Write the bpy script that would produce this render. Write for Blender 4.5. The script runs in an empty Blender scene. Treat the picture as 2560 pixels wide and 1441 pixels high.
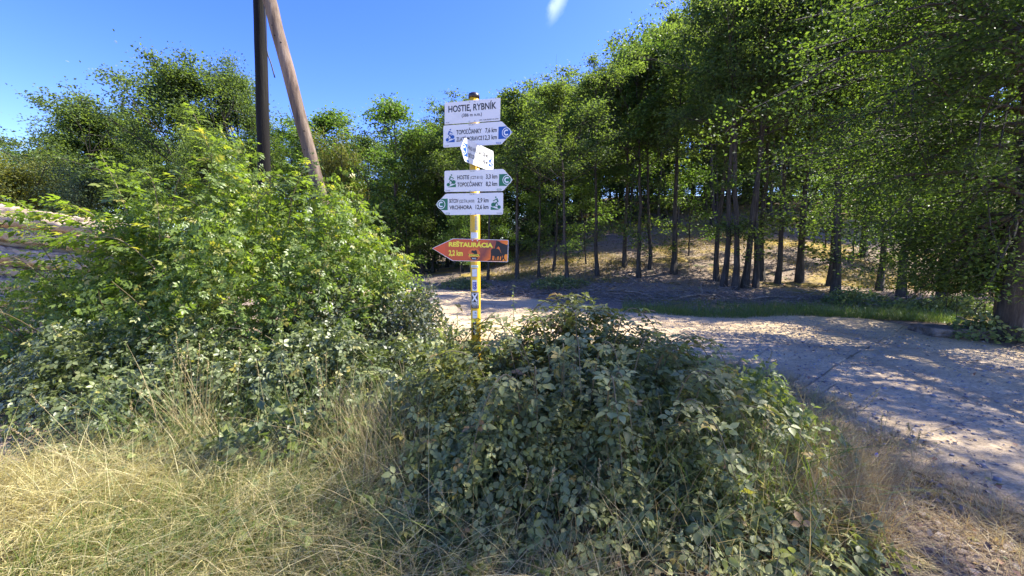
import bpy, math, random
import numpy as np
from mathutils import Vector, Matrix
from mathutils.geometry import tessellate_polygon

random.seed(7)
rng = np.random.default_rng(7)
sc = bpy.context.scene
col = sc.collection

# ------------------------------------------------------------------ camera, sky, sun, exposure
CAM_H = 1.6
PITCH = math.radians(5.43)
cam_d = bpy.data.cameras.new('camera')
cam_d.sensor_width = 36.0
cam_d.lens = 36.0 * 1000 / 2560
cam_d.clip_end = 2000
cam_d.clip_start = 0.02
cam = bpy.data.objects.new('camera', cam_d)
col.objects.link(cam)
cam.location = (0, 0, CAM_H)
cam.rotation_euler = (math.pi / 2 - PITCH, 0, 0)
sc.camera = cam

SUN_AZ = math.radians(73)      # from +Y towards +X
SUN_EL = math.radians(51)
world = bpy.data.worlds.new('World')
sc.world = world
world.use_nodes = True
wt = world.node_tree
for n in list(wt.nodes):
    wt.nodes.remove(n)
w_out = wt.nodes.new('ShaderNodeOutputWorld')
w_bg = wt.nodes.new('ShaderNodeBackground')
w_sky = wt.nodes.new('ShaderNodeTexSky')
w_sky.sky_type = 'NISHITA'
w_sky.sun_disc = False
w_sky.sun_elevation = SUN_EL
w_sky.sun_rotation = SUN_AZ
w_sky.altitude = 400
w_sky.air_density = 1.0
w_sky.dust_density = 0.5
w_sky.ozone_density = 3.0
w_bg.inputs['Strength'].default_value = 0.118
w_hs = wt.nodes.new('ShaderNodeHueSaturation')
w_hs.inputs['Hue'].default_value = 0.528
w_hs.inputs['Saturation'].default_value = 1.33
w_hs.inputs['Value'].default_value = 1.0
wt.links.new(w_sky.outputs[0], w_hs.inputs['Color'])


def wnode(op, a, b=None):
    n = wt.nodes.new('ShaderNodeVectorMath')
    n.operation = op
    for i, v in enumerate((a, b)):
        if v is None:
            continue
        if isinstance(v, (tuple, list, Vector)):
            n.inputs[i].default_value = v
        else:
            wt.links.new(v, n.inputs[i])
    return n


def wmath(op, a, b=0.0, c=0.0, clamp=False):
    n = wt.nodes.new('ShaderNodeMath')
    n.operation = op
    n.use_clamp = clamp
    for i, v in enumerate((a, b, c)):
        if isinstance(v, (int, float)):
            n.inputs[i].default_value = v
        else:
            wt.links.new(v, n.inputs[i])
    return n.outputs[0]


def ray(px, py):
    xc, yc = (px - 1280) / 1000, (720 - py) / 1000
    return Vector((xc, math.cos(PITCH) + yc * math.sin(PITCH), -math.sin(PITCH) + yc * math.cos(PITCH)))


# one wisp of cirrus in the sky
w_tc = wt.nodes.new('ShaderNodeTexCoord')
cd = ray(1396, 0).normalized()
cu = (ray(1420, -40) - ray(1385, 50)).normalized()
cv = cd.cross(cu).normalized()
du = wmath('MULTIPLY', wnode('DOT_PRODUCT', w_tc.outputs['Generated'], cu).outputs['Value'], 1.0)
off_u = cd.dot(cu)
uu = wmath('SUBTRACT', du, off_u)
vv = wnode('DOT_PRODUCT', w_tc.outputs['Generated'], cv).outputs['Value']
w_n = wt.nodes.new('ShaderNodeTexNoise')
w_n.inputs['Scale'].default_value = 22
w_n.inputs['Detail'].default_value = 6
w_n.inputs['Roughness'].default_value = 0.6
wt.links.new(w_tc.outputs['Generated'], w_n.inputs['Vector'])
vv2 = wmath('ADD', vv, wmath('MULTIPLY', wmath('SUBTRACT', w_n.outputs['Fac'], 0.5), 0.03))
eu = wmath('POWER', wmath('ABSOLUTE', wmath('DIVIDE', uu, 0.045)), 2.0)
ev = wmath('POWER', wmath('ABSOLUTE', wmath('DIVIDE', vv2, 0.019)), 2.0)
fall = wmath('SUBTRACT', 1.0, wmath('ADD', eu, ev), clamp=True)
front = wmath('GREATER_THAN', wnode('DOT_PRODUCT', w_tc.outputs['Generated'], cd).outputs['Value'], 0.5)
cl = wmath('MULTIPLY', wmath('MULTIPLY', wmath('POWER', fall, 2.0), w_n.outputs['Fac']), wmath('MULTIPLY', front, 1.0), clamp=True)
w_mix = wt.nodes.new('ShaderNodeMixRGB')
wt.links.new(cl, w_mix.inputs['Fac'])
wt.links.new(w_hs.outputs[0], w_mix.inputs['Color1'])
w_mix.inputs['Color2'].default_value = (3.2, 3.7, 4.6, 1)
wt.links.new(w_mix.outputs[0], w_bg.inputs['Color'])
wt.links.new(w_bg.outputs[0], w_out.inputs['Surface'])

S = Vector((math.cos(SUN_EL) * math.sin(SUN_AZ), math.cos(SUN_EL) * math.cos(SUN_AZ), math.sin(SUN_EL)))
sun_d = bpy.data.lights.new('sun', 'SUN')
sun_d.energy = 4.1
sun_d.angle = math.radians(0.55)
sun_d.color = (1.0, 0.945, 0.85)
sun = bpy.data.objects.new('sun', sun_d)
col.objects.link(sun)
sun.rotation_euler = S.to_track_quat('Z', 'Y').to_euler()

sc.view_settings.view_transform = 'Standard'
sc.view_settings.look = 'None'
sc.view_settings.gamma = 1
sc.view_settings.use_curve_mapping = False
sc.view_settings.exposure = 1.9
sc.render.engine = 'CYCLES'
sc.cycles.max_bounces = 8
sc.cycles.diffuse_bounces = 4
sc.cycles.transmission_bounces = 4
sc.cycles.use_denoising = True

# ------------------------------------------------------------------ helpers


def put(o, parent=None, label=None, cat=None, group=None, kind=None):
    col.objects.link(o)
    if parent is not None:
        o.parent = parent
    if label:
        o['label'] = label
    if cat:
        o['category'] = cat
    if group:
        o['group'] = group
    if kind:
        o['kind'] = kind
    return o


def empty(name, loc, label, cat, group=None):
    o = bpy.data.objects.new(name, None)
    o.location = loc
    o.empty_display_size = 0.1
    return put(o, None, label, cat, group)


def mesh_np(name, V, F, mat=None, tint=None, smooth=False, vcol=None):
    V = np.asarray(V, dtype=np.float32).reshape(-1, 3)
    me = bpy.data.meshes.new(name)
    if isinstance(F, np.ndarray):
        nf, k = F.shape
        me.vertices.add(len(V))
        me.vertices.foreach_set('co', V.ravel())
        me.loops.add(nf * k)
        me.loops.foreach_set('vertex_index', F.astype(np.int32).ravel())
        me.polygons.add(nf)
        me.polygons.foreach_set('loop_start', np.arange(0, nf * k, k, dtype=np.int32))
        me.polygons.foreach_set('loop_total', np.full(nf, k, dtype=np.int32))
        if smooth:
            me.polygons.foreach_set('use_smooth', np.ones(nf, dtype=bool))
        me.update(calc_edges=True)
    else:
        me.from_pydata([tuple(map(float, v)) for v in V], [], F)
        if smooth:
            me.polygons.foreach_set('use_smooth', [True] * len(me.polygons))
        me.update()
    if tint is not None:
        a = me.attributes.new('tint', 'FLOAT', 'POINT')
        a.data.foreach_set('value', np.asarray(tint, dtype=np.float32))
    if mat is not None:
        me.materials.append(mat)
    return me


def mob(name, V, F, mat, parent=None, tint=None, smooth=False, label=None, cat=None, group=None, kind=None):
    V = np.asarray(V, dtype=np.float64).reshape(-1, 3)
    if parent is not None and parent.type == 'EMPTY':
        V = V - np.array(parent.location)
    o = bpy.data.objects.new(name, mesh_np(name, V, F, mat, tint, smooth))
    return put(o, parent, label, cat, group, kind)


class Acc:
    def __init__(s):
        s.V, s.F, s.T, s.n = [], [], [], 0

    def add(s, V, F, T=None):
        if len(V) == 0:
            return
        s.V.append(V)
        s.F.append(F + s.n)
        s.T.append(np.zeros(len(V)) if T is None else T)
        s.n += len(V)

    def get(s):
        return np.concatenate(s.V), np.concatenate(s.F), np.concatenate(s.T)


def unit(a):
    return a / np.maximum(np.linalg.norm(a, axis=-1, keepdims=True), 1e-9)


def frames(nrm, tip):
    z = unit(nrm)
    y = unit(tip - z * np.sum(tip * z, axis=1, keepdims=True))
    x = np.cross(y, z)
    return np.stack([x, y, z], axis=2)     # columns


def scatter(tpl, pos, nrm, tip, scale):
    TV, TF = tpl
    n, k = len(pos), len(TV)
    R = frames(nrm, tip)
    V = np.einsum('nij,kj->nki', R, TV) * scale[:, None, None] + pos[:, None, :]
    F = (TF[None] + (np.arange(n) * k)[:, None, None]).reshape(-1, 3)
    T = np.repeat(rng.random(n), k)
    return V.reshape(-1, 3), F, T


def leaflet(w=0.62, fold=0.10, n=6, droop=0.12):
    h = w / 2
    if n == 6:
        V = [(0, 0, 0), (-h * .85, .28, fold), (-h * .8, .62, fold * .7), (0, 1, -droop), (h * .8, .62, fold * .7), (h * .85, .28, fold), (0, .48, 0)]
        F = [(6, 1, 0), (6, 2, 1), (6, 3, 2), (6, 4, 3), (6, 5, 4), (6, 0, 5)]
    elif n == 4:
        V = [(0, 0, 0), (-h, .42, fold), (0, 1, -droop), (h, .42, fold), (0, .5, 0)]
        F = [(4, 1, 0), (4, 2, 1), (4, 3, 2), (4, 0, 3)]
    else:
        V = [(0, 0, 0), (-h, .45, fold), (0, 1, -droop), (h, .45, fold)]
        F = [(0, 2, 1), (0, 3, 2)]
    return np.array(V, float), np.array(F)


def compound(parts):
    """parts: (x, y, angle, size, tplkind)"""
    Vs, Fs, n = [], [], 0
    for x, y, a, s, (LV, LF), zr in parts:
        c, si = math.cos(a), math.sin(a)
        v = LV * s
        v = np.stack([v[:, 0] * c - v[:, 1] * si + x, v[:, 0] * si + v[:, 1] * c + y, v[:, 2] + zr + 0.1 * np.hypot(v[:, 0], v[:, 1]) * -1 * 0.6], 1)
        Vs.append(v)
        Fs.append(LF + n)
        n += len(v)
    return np.concatenate(Vs), np.concatenate(Fs)


def stalk(x0, y0, x1, y1, w=0.02):
    V = np.array([(x0 - w, y0, 0), (x0 + w, y0, 0), (x1 + w * .5, y1, 0), (x1 - w * .5, y1, 0)], float)
    return V, np.array([(0, 1, 2), (0, 2, 3)])


def join(*ts):
    Vs, Fs, n = [], [], 0
    for v, f in ts:
        Vs.append(v)
        Fs.append(f + n)
        n += len(v)
    return np.concatenate(Vs), np.concatenate(Fs)


L6 = leaflet(0.68, 0.10, 6)
L4 = leaflet(0.60, 0.09, 4)
L2 = leaflet(0.62, 0.14, 2)
TRI = join(compound([(0, .50, 0, .54, L6, 0), (-.05, .40, 1.3, .46, L6, .02), (.05, .40, -1.3, .46, L6, .0)]), stalk(0, 0, 0, .52, .012))
PEN = join(compound([(0, .48, 0, .52, L6, 0), (-.03, .45, .75, .46, L6, .02), (.03, .45, -.75, .46, L6, .0), (-.03, .38, 1.75, .38, L6, .0), (.03, .38, -1.75, .38, L6, .02)]), stalk(0, 0, 0, .52, .012))
PIN = join(compound([(0, .72, 0, .36, L4, 0), (0, .66, .95, .33, L4, 0), (0, .66, -.95, .33, L4, 0), (0, .38, 1.1, .30, L4, 0), (0, .38, -1.1, .30, L4, 0)]), stalk(0, 0, 0, .75, .01))
PIN7 = join(compound([(0, .76, 0, .32, L4, 0), (0, .70, .85, .30, L4, 0), (0, .70, -.85, .30, L4, 0), (0, .48, 1.0, .29, L4, 0), (0, .48, -1.0, .29, L4, 0), (0, .26, 1.15, .24, L4, 0), (0, .26, -1.15, .24, L4, 0)]), stalk(0, 0, 0, .8, .01))


def tube(pts, rad, sides=5, cap=True):
    pts = np.asarray(pts, float)
    rad = np.asarray(rad, float)
    n = len(pts)
    t = np.gradient(pts, axis=0)
    t = unit(t)
    ref = np.array([0, 0, 1.0]) if abs(t[:, 2]).mean() < 0.85 else np.array([1.0, 0, 0])
    a = unit(np.cross(t, ref))
    b = np.cross(t, a)
    ang = np.arange(sides) * 2 * math.pi / sides
    ring = a[:, None, :] * np.cos(ang)[None, :, None] + b[:, None, :] * np.sin(ang)[None, :, None]
    V = (pts[:, None, :] + ring * rad[:, None, None]).reshape(-1, 3)
    i = np.arange(n - 1)[:, None] * sides
    j = np.arange(sides)[None, :]
    j2 = (j + 1) % sides
    q = np.stack([i + j, i + j2, i + sides + j2, i + sides + j], -1).reshape(-1, 4)
    F = np.concatenate([q[:, [0, 1, 2]], q[:, [0, 2, 3]]])
    if cap:
        c = []
        for base in (0, (n - 1) * sides):
            for k in range(1, sides - 1):
                c.append((base, base + k, base + k + 1))
        F = np.concatenate([F, np.array(c)])
    return V, F


def wob(n, amp):
    return rng.normal(0, amp, (n, 3))


def curve_pts(p0, d, L, n=5, up=0.0, amp=0.05):
    """polyline from p0 along d, bending by 'up' in z"""
    d = unit(np.asarray(d, float)[None])[0]
    p = [np.asarray(p0, float)]
    for i in range(n - 1):
        d = d + np.array([0, 0, up / (n - 1)]) + rng.normal(0, amp, 3)
        d = d / np.linalg.norm(d)
        p.append(p[-1] + d * L / (n - 1))
    return np.array(p)


# ------------------------------------------------------------------ materials
MATS = {}


def new_mat(name):
    m = bpy.data.materials.new(name)
    m.use_nodes = True
    nt = m.node_tree
    for n in list(nt.nodes):
        nt.nodes.remove(n)
    MATS[name] = m
    return m, nt


def N(nt, t, **kw):
    n = nt.nodes.new(t)
    for k, v in kw.items():
        setattr(n, k, v)
    return n


def ramp(nt, fac, stops):
    r = nt.nodes.new('ShaderNodeValToRGB')
    el = r.color_ramp.elements
    while len(el) < len(stops):
        el.new(0.5)
    for e, (p, c) in zip(el, stops):
        e.position = p
        e.color = (c[0], c[1], c[2], 1)
    nt.links.new(fac, r.inputs[0])
    return r.outputs[0]


def math_n(nt, op, a, b=0.0):
    n = nt.nodes.new('ShaderNodeMath')
    n.operation = op
    for i, v in enumerate((a, b)):
        if isinstance(v, (int, float)):
            n.inputs[i].default_value = v
        else:
            nt.links.new(v, n.inputs[i])
    return n.outputs[0]


def mixc(nt, fac, a, b, mode='MIX'):
    n = nt.nodes.new('ShaderNodeMixRGB')
    n.blend_type = mode
    for s, v in (('Fac', fac), ('Color1', a), ('Color2', b)):
        if isinstance(v, (int, float)):
            n.inputs[s].default_value = v
        elif isinstance(v, tuple):
            n.inputs[s].default_value = (*v[:3], 1)
        else:
            nt.links.new(v, n.inputs[s])
    return n.outputs[0]


def noise(nt, scale, detail=4, rough=.55, vec=None, coord='Object', stretch=None):
    tc = nt.nodes.new('ShaderNodeTexCoord')
    n = nt.nodes.new('ShaderNodeTexNoise')
    n.inputs['Scale'].default_value = scale
    n.inputs['Detail'].default_value = detail
    n.inputs['Roughness'].default_value = rough
    src = tc.outputs[coord]
    if stretch:
        mp = nt.nodes.new('ShaderNodeMapping')
        mp.inputs['Scale'].default_value = stretch
        nt.links.new(src, mp.inputs[0])
        src = mp.outputs[0]
    nt.links.new(src, n.inputs['Vector'])
    return n.outputs['Fac']


def leaf_mat(name, stops, trans, tfac=0.38, rough=0.48, spec=0.45, patch=0.0):
    m, nt = new_mat(name)
    at = N(nt, 'ShaderNodeAttribute', attribute_name='tint')
    oi = N(nt, 'ShaderNodeObjectInfo')
    f = math_n(nt, 'FRACT', math_n(nt, 'ADD', at.outputs['Fac'], oi.outputs['Random']))
    if patch:
        nz = noise(nt, patch, 2, .5)
        f = math_n(nt, 'MULTIPLY', math_n(nt, 'ADD', f, math_n(nt, 'MULTIPLY', math_n(nt, 'SUBTRACT', nz, .5), 2.4)), 1.0)
    c = ramp(nt, f, stops)
    b = N(nt, 'ShaderNodeBsdfPrincipled')
    nt.links.new(c, b.inputs['Base Color'])
    b.inputs['Roughness'].default_value = rough
    b.inputs['Specular IOR Level'].default_value = spec
    t = N(nt, 'ShaderNodeBsdfTranslucent')
    tcx = mixc(nt, 1.0, c, trans, 'MULTIPLY')
    nt.links.new(tcx, t.inputs['Color'])
    mx = N(nt, 'ShaderNodeMixShader')
    mx.inputs[0].default_value = tfac
    nt.links.new(b.outputs[0], mx.inputs[1])
    nt.links.new(t.outputs[0], mx.inputs[2])
    o = N(nt, 'ShaderNodeOutputMaterial')
    nt.links.new(mx.outputs[0], o.inputs[0])
    return m


def plain(name, c, rough=.5, spec=.4, metal=0.0, dirt=None, bump=None):
    m, nt = new_mat(name)
    b = N(nt, 'ShaderNodeBsdfPrincipled')
    b.inputs['Base Color'].default_value = (*c, 1)
    b.inputs['Roughness'].default_value = rough
    b.inputs['Specular IOR Level'].default_value = spec
    b.inputs['Metallic'].default_value = metal
    if dirt:
        sc_, lo, hi, dc = dirt
        nz = noise(nt, sc_, 6, .65)
        r = ramp(nt, nz, [(lo, (0, 0, 0)), (hi, (1, 1, 1))])
        nt.links.new(mixc(nt, r, c, dc), b.inputs['Base Color'])
    if bump:
        bm_ = N(nt, 'ShaderNodeBump')
        bm_.inputs['Strength'].default_value = bump[1]
        bm_.inputs['Distance'].default_value = .01
        nt.links.new(noise(nt, bump[0], 6), bm_.inputs['Height'])
        nt.links.new(bm_.outputs[0], b.inputs['Normal'])
    o = N(nt, 'ShaderNodeOutputMaterial')
    nt.links.new(b.outputs[0], o.inputs[0])
    return m


M_oak = leaf_mat('oak_leaves', [(0, (.042, .066, .028)), (.5, (.075, .115, .042)), (1, (.12, .17, .055))], (2.6, 2.5, .8), .48, .55, .25)
M_ash = leaf_mat('light_leaves', [(0, (.055, .10, .022)), (.5, (.085, .145, .028)), (1, (.13, .19, .035))], (2.0, 2.1, 1.0), .42)
M_yel = leaf_mat('yellowish_leaves', [(0, (.09, .12, .03)), (.5, (.15, .17, .035)), (1, (.22, .22, .045))], (1.9, 1.8, .8), .40)
M_grey = leaf_mat('greygreen_leaves', [(0, (.06, .09, .04)), (.5, (.10, .14, .065)), (1, (.15, .19, .09))], (1.8, 1.9, 1.0), .36)
M_near = leaf_mat('near_oak_leaves', [(0, (.032, .055, .022)), (.5, (.054, .09, .033)), (1, (.10, .15, .045))], (2.4, 2.4, .6), .44, .6, .15)
M_rose = leaf_mat('rose_leaves', [(0, (.09, .13, .035)), (.45, (.14, .20, .045)), (.85, (.20, .27, .055)), (1, (.32, .28, .08))], (1.8, 1.9, .55), .46, .42, .5)
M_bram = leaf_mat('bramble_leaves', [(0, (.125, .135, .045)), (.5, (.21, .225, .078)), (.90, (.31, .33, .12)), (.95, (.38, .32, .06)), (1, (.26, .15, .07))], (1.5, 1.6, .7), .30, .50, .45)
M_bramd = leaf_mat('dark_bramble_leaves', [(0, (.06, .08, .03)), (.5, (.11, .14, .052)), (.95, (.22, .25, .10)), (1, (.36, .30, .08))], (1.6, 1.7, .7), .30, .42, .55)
M_herb = leaf_mat('herb_leaves', [(0, (.10, .135, .055)), (.5, (.16, .205, .075)), (1, (.26, .29, .10))], (1.6, 1.7, .6), .36)
M_thorn = leaf_mat('blackthorn_leaves', [(0, (.06, .075, .045)), (.5, (.10, .12, .07)), (1, (.20, .21, .13))], (1.8, 1.8, .9), .3, .38, .6)
M_drygrass = leaf_mat('dry_grass', [(0, (.26, .20, .10)), (.4, (.40, .31, .15)), (.75, (.50, .41, .21)), (1, (.28, .30, .10))], (1.2, 1.15, .9), .25, .5, .4)
M_straw = leaf_mat('straw_grass', [(0, (.34, .29, .12)), (.55, (.62, .54, .25)), (.85, (.70, .62, .34)), (1, (.26, .31, .10))], (1.2, 1.2, .9), .28, .5, .4)
M_orange = leaf_mat('orange_dry_grass', [(0, (.34, .22, .09)), (.5, (.50, .36, .15)), (1, (.52, .43, .21))], (1.2, 1.1, .8), .25)
M_grass = leaf_mat('green_grass', [(0, (.07, .12, .025)), (.5, (.12, .19, .035)), (1, (.24, .25, .07))], (1.5, 1.6, .7), .35)
M_hillgrass = leaf_mat('hill_grass', [(0, (.25, .19, .05)), (.5, (.40, .30, .07)), (1, (.22, .24, .06))], (1.3, 1.2, .7), .3)
M_litter = leaf_mat('fallen_leaves', [(0, (.12, .09, .07)), (.35, (.24, .18, .13)), (.62, (.34, .28, .22)), (.86, (.34, .17, .09)), (.93, (.36, .28, .08)), (1, (.12, .16, .08))], (1.1, 1.0, .8), .15, .6, .3)


def bark(name, c0, c1, c2, rough=.85, sc_=6, streak=(1, 1, .12), bump=.6):
    m, nt = new_mat(name)
    n1 = noise(nt, sc_, 8, .7, stretch=streak)
    n2 = noise(nt, 1.3, 3, .5)
    c = ramp(nt, n1, [(.3, c0), (.5, c1), (.72, c2)])
    c = mixc(nt, .35, c, ramp(nt, n2, [(.35, (.35, .4, .3)), (.65, (1, 1, 1))]), 'MULTIPLY')
    b = N(nt, 'ShaderNodeBsdfPrincipled')
    b.inputs['Roughness'].default_value = rough
    b.inputs['Specular IOR Level'].default_value = .2
    nt.links.new(c, b.inputs['Base Color'])
    bp = N(nt, 'ShaderNodeBump')
    bp.inputs['Strength'].default_value = bump
    bp.inputs['Distance'].default_value = .03
    nt.links.new(n1, bp.inputs['Height'])
    nt.links.new(bp.outputs[0], b.inputs['Normal'])
    o = N(nt, 'ShaderNodeOutputMaterial')
    nt.links.new(b.outputs[0], o.inputs[0])
    return m


M_bark = bark('oak_bark', (.03, .024, .019), (.07, .058, .048), (.14, .125, .105), sc_=14)
M_twig = plain('cane_stem', (.15, .12, .06), .7)
M_stemg = plain('green_stem', (.16, .20, .06), .6)
M_log = bark('weathered_log', (.12, .075, .045), (.50, .37, .25), (.64, .50, .36), sc_=16, streak=(.10, 1, 1), bump=1.0)
M_logend = plain('log_end_grain', (.45, .34, .24), .8, dirt=(9, .4, .6, (.25, .17, .12)))
M_dkpole = bark('dark_pole', (.005, .0045, .004), (.012, .0105, .0095), (.028, .025, .022), sc_=16, streak=(1, 1, .05), bump=.5)  # near-black streaked timber, also used for the knots
M_ltpole = bark('bare_pole', (.07, .048, .036), (.19, .135, .10), (.30, .235, .185), sc_=13, streak=(1, 1, .05), bump=.5)
M_stick = bark('dead_branch', (.10, .08, .065), (.26, .21, .17), (.50, .43, .36), sc_=10)
M_cable = plain('cable', (.02, .025, .04), .5)
M_white = plain('sign_white', (.74, .74, .73), .38, .5, dirt=(7, .52, .9, (.58, .57, .54)))
M_ink = plain('sign_black_print', (.015, .015, .018), .45)
M_inkg = plain('sign_grey_print', (.22, .23, .26), .45)
M_blue = plain('sign_blue_print', (.012, .09, .36), .42)
M_green = plain('sign_green_print', (.015, .16, .075), .42)
M_whp = plain('sign_white_print', (.78, .80, .80), .42)
M_yelp = plain('sign_yellow_print', (.95, .80, .06), .42)
M_orp = plain('sign_orange_print', (.75, .17, .035), .42)
M_edge = plain('board_edge_metal', (.55, .56, .57), .35, .5, .6)
M_post = plain('post_yellow', (.74, .43, .015), .42, .5, dirt=(9, .60, .72, (.50, .36, .10)))
M_faded = plain('faded_paint', (.42, .38, .30), .6, dirt=(30, .4, .6, (.55, .47, .22)))
M_capb = plain('post_cap_black', (.03, .022, .02), .35, .5)
M_stk_w = plain('sticker_white', (.70, .71, .70), .4, dirt=(25, .5, .8, (.5, .52, .55)))
M_stk_k = plain('sticker_black', (.03, .022, .022), .4)
M_stk_b = plain('sticker_blue', (.03, .035, .30), .4)
M_stk_g = plain('sticker_greenstripe', (.20, .45, .22), .4)
M_slab = plain('old_concrete', (.22, .19, .165), .9, .2, dirt=(6, .4, .6, (.09, .075, .06)), bump=(20, .5))
M_stone = plain('gravel_stone', (.36, .33, .31), .9, .2, dirt=(3, .35, .65, (.22, .20, .20)))
M_flower = plain('chicory_petals', (.30, .32, .75), .6)

# orange restaurant board: printed sunset
m, nt = new_mat('sign_sunset_print')
tc = N(nt, 'ShaderNodeTexCoord')
sp = N(nt, 'ShaderNodeSeparateXYZ')
nt.links.new(tc.outputs['Object'], sp.inputs[0])
g = math_n(nt, 'ADD', math_n(nt, 'MULTIPLY', sp.outputs['X'], 1.8), math_n(nt, 'MULTIPLY', sp.outputs['Y'], -1.6))
g = math_n(nt, 'ADD', g, math_n(nt, 'MULTIPLY', noise(nt, 9, 3), .22))
c = ramp(nt, g, [(.0, (.62, .09, .02)), (.05, (.34, .07, .035)), (.14, (.24, .045, .035)), (.26, (.80, .15, .012)), (.40, (.97, .26, .012)), (.7, (.98, .38, .015))])
c = mixc(nt, math_n(nt, 'LESS_THAN', sp.outputs['X'], -.235), c, (.72, .09, .02))
b = N(nt, 'ShaderNodeBsdfPrincipled')
b.inputs['Roughness'].default_value = .4
nt.links.new(c, b.inputs['Base Color'])
o = N(nt, 'ShaderNodeOutputMaterial')
nt.links.new(b.outputs[0], o.inputs[0])
M_sunset = m

# ground
m, nt = new_mat('forest_ground')
n1 = noise(nt, 1.7, 6, .6)
n2 = noise(nt, 26, 6, .7)
n3 = noise(nt, .32, 4, .6)
base = ramp(nt, n2, [(.28, (.08, .058, .042)), (.5, (.24, .18, .13)), (.72, (.46, .37, .28))])
yel = ramp(nt, n2, [(.3, (.20, .14, .035)), (.7, (.42, .31, .09))])
c = mixc(nt, ramp(nt, n3, [(.52, (0, 0, 0)), (.62, (1, 1, 1))]), base, yel)
grn = ramp(nt, n2, [(.3, (.035, .055, .015)), (.7, (.13, .16, .05))])
c = mixc(nt, ramp(nt, n1, [(.58, (0, 0, 0)), (.72, (1, 1, 1))]), c, grn)
b = N(nt, 'ShaderNodeBsdfPrincipled')
b.inputs['Roughness'].default_value = .95
b.inputs['Specular IOR Level'].default_value = .15
nt.links.new(c, b.inputs['Base Color'])
bp = N(nt, 'ShaderNodeBump')
bp.inputs['Strength'].default_value = .9
bp.inputs['Distance'].default_value = .04
nt.links.new(n2, bp.inputs['Height'])
nt.links.new(bp.outputs[0], b.inputs['Normal'])
o = N(nt, 'ShaderNodeOutputMaterial')
nt.links.new(b.outputs[0], o.inputs[0])
M_ground = m

# gravel road
m, nt = new_mat('gravel')  # surface
n1 = noise(nt, .9, 6, .6)
n2 = noise(nt, 34, 8, .75)
n3 = noise(nt, 7, 5, .65, stretch=(.5, 1.6, 1))
c = ramp(nt, n2, [(.25, (.24, .17, .10)), (.44, (.57, .43, .26)), (.58, (.76, .59, .37)), (.8, (.88, .72, .49))])
c = mixc(nt, .55, c, ramp(nt, n3, [(.35, (.60, .57, .55)), (.6, (1, .98, .96))]), 'MULTIPLY')
c = mixc(nt, ramp(nt, n1, [(.52, (0, 0, 0)), (.72, (.6, .6, .6))]), c, (.42, .31, .21))
at_ = N(nt, 'ShaderNodeAttribute', attribute_name='tint')
tw_ = math_n(nt, 'ADD', at_.outputs['Fac'], math_n(nt, 'MULTIPLY', math_n(nt, 'SUBTRACT', n3, .5), .10))
c = mixc(nt, .75, c, ramp(nt, tw_, [(0, (.62, .56, .44)), (.06, (.95, .95, .9)), (.27, (1, 1, 1)), (.33, (.72, .70, .66)), (.39, (1, 1, 1)), (.48, (.84, .83, .74)), (.57, (1, 1, 1)), (.62, (.74, .71, .67)), (.68, (1, 1, 1)), (.93, (.95, .95, .9)), (1, (.62, .60, .45))]), 'MULTIPLY')
b = N(nt, 'ShaderNodeBsdfPrincipled')
b.inputs['Roughness'].default_value = .95
b.inputs['Specular IOR Level'].default_value = .2
nt.links.new(c, b.inputs['Base Color'])
bp = N(nt, 'ShaderNodeBump')
bp.inputs['Strength'].default_value = 1.0
bp.inputs['Distance'].default_value = .025
nt.links.new(math_n(nt, 'ADD', n2, math_n(nt, 'MULTIPLY', n3, 1.2)), bp.inputs['Height'])
nt.links.new(bp.outputs[0], b.inputs['Normal'])
o = N(nt, 'ShaderNodeOutputMaterial')
nt.links.new(b.outputs[0], o.inputs[0])
M_gravel = m

# ------------------------------------------------------------------ terrain


def sstep(a, b, x):
    t = np.clip((x - a) / (b - a), 0, 1)
    return t * t * (3 - 2 * t)


def terrain(x, y):
    x = np.asarray(x, float)
    y = np.asarray(y, float)
    u = np.maximum(0, y - 16.0)
    h = ((0.17 + .006 * np.clip(x, 0, 18)) * u * sstep(0, 4, u)) * sstep(-7, 7, x)
    h = 13.0 * np.tanh(h / 13.0)
    h = h + 0.05 * (np.sin(x * .9 + 1) * np.sin(y * .8) + .6 * np.sin(x * 2.1) * np.sin(y * 1.9 + 2)) * sstep(4, 9, np.hypot(x, y))
    # low bank where the brushwood lies
    h = h + 0.38 * np.exp(-((y - 14.6 + .12 * (x - 4)) / 1.1) ** 2) * sstep(-2, 2, x) * (1 - sstep(9, 12, x))
    return h


gx = np.sinh(np.linspace(-5.2, 5.2, 240)) * 6.5 / 1.0
gy = np.sinh(np.linspace(-3.5, 5.2, 240)) * 6.5 / 1.0
GX, GY = np.meshgrid(gx, gy)
GV = np.stack([GX, GY, terrain(GX, GY)], -1).reshape(-1, 3)
ii, jj = np.meshgrid(np.arange(239), np.arange(239), indexing='ij')
b0 = (ii * 240 + jj).ravel()
GF = np.stack([b0, b0 + 1, b0 + 241, b0 + 240], 1)
ground = mob('ground', GV, GF, M_ground, smooth=True, kind='structure')


def spline(P, n):
    P = np.array(P, float)
    t = np.linspace(0, len(P) - 1, n)
    out = []
    Q = np.concatenate([[2 * P[0] - P[1]], P, [2 * P[-1] - P[-2]]])
    for v in t:
        i = min(int(v), len(P) - 2)
        f = v - i
        p0, p1, p2, p3 = Q[i], Q[i + 1], Q[i + 2], Q[i + 3]
        out.append(.5 * ((2 * p1) + (-p0 + p2) * f + (2 * p0 - 5 * p1 + 4 * p2 - p3) * f * f + (-p0 + 3 * p1 - 3 * p2 + p3) * f ** 3))
    return np.array(out)


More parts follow.
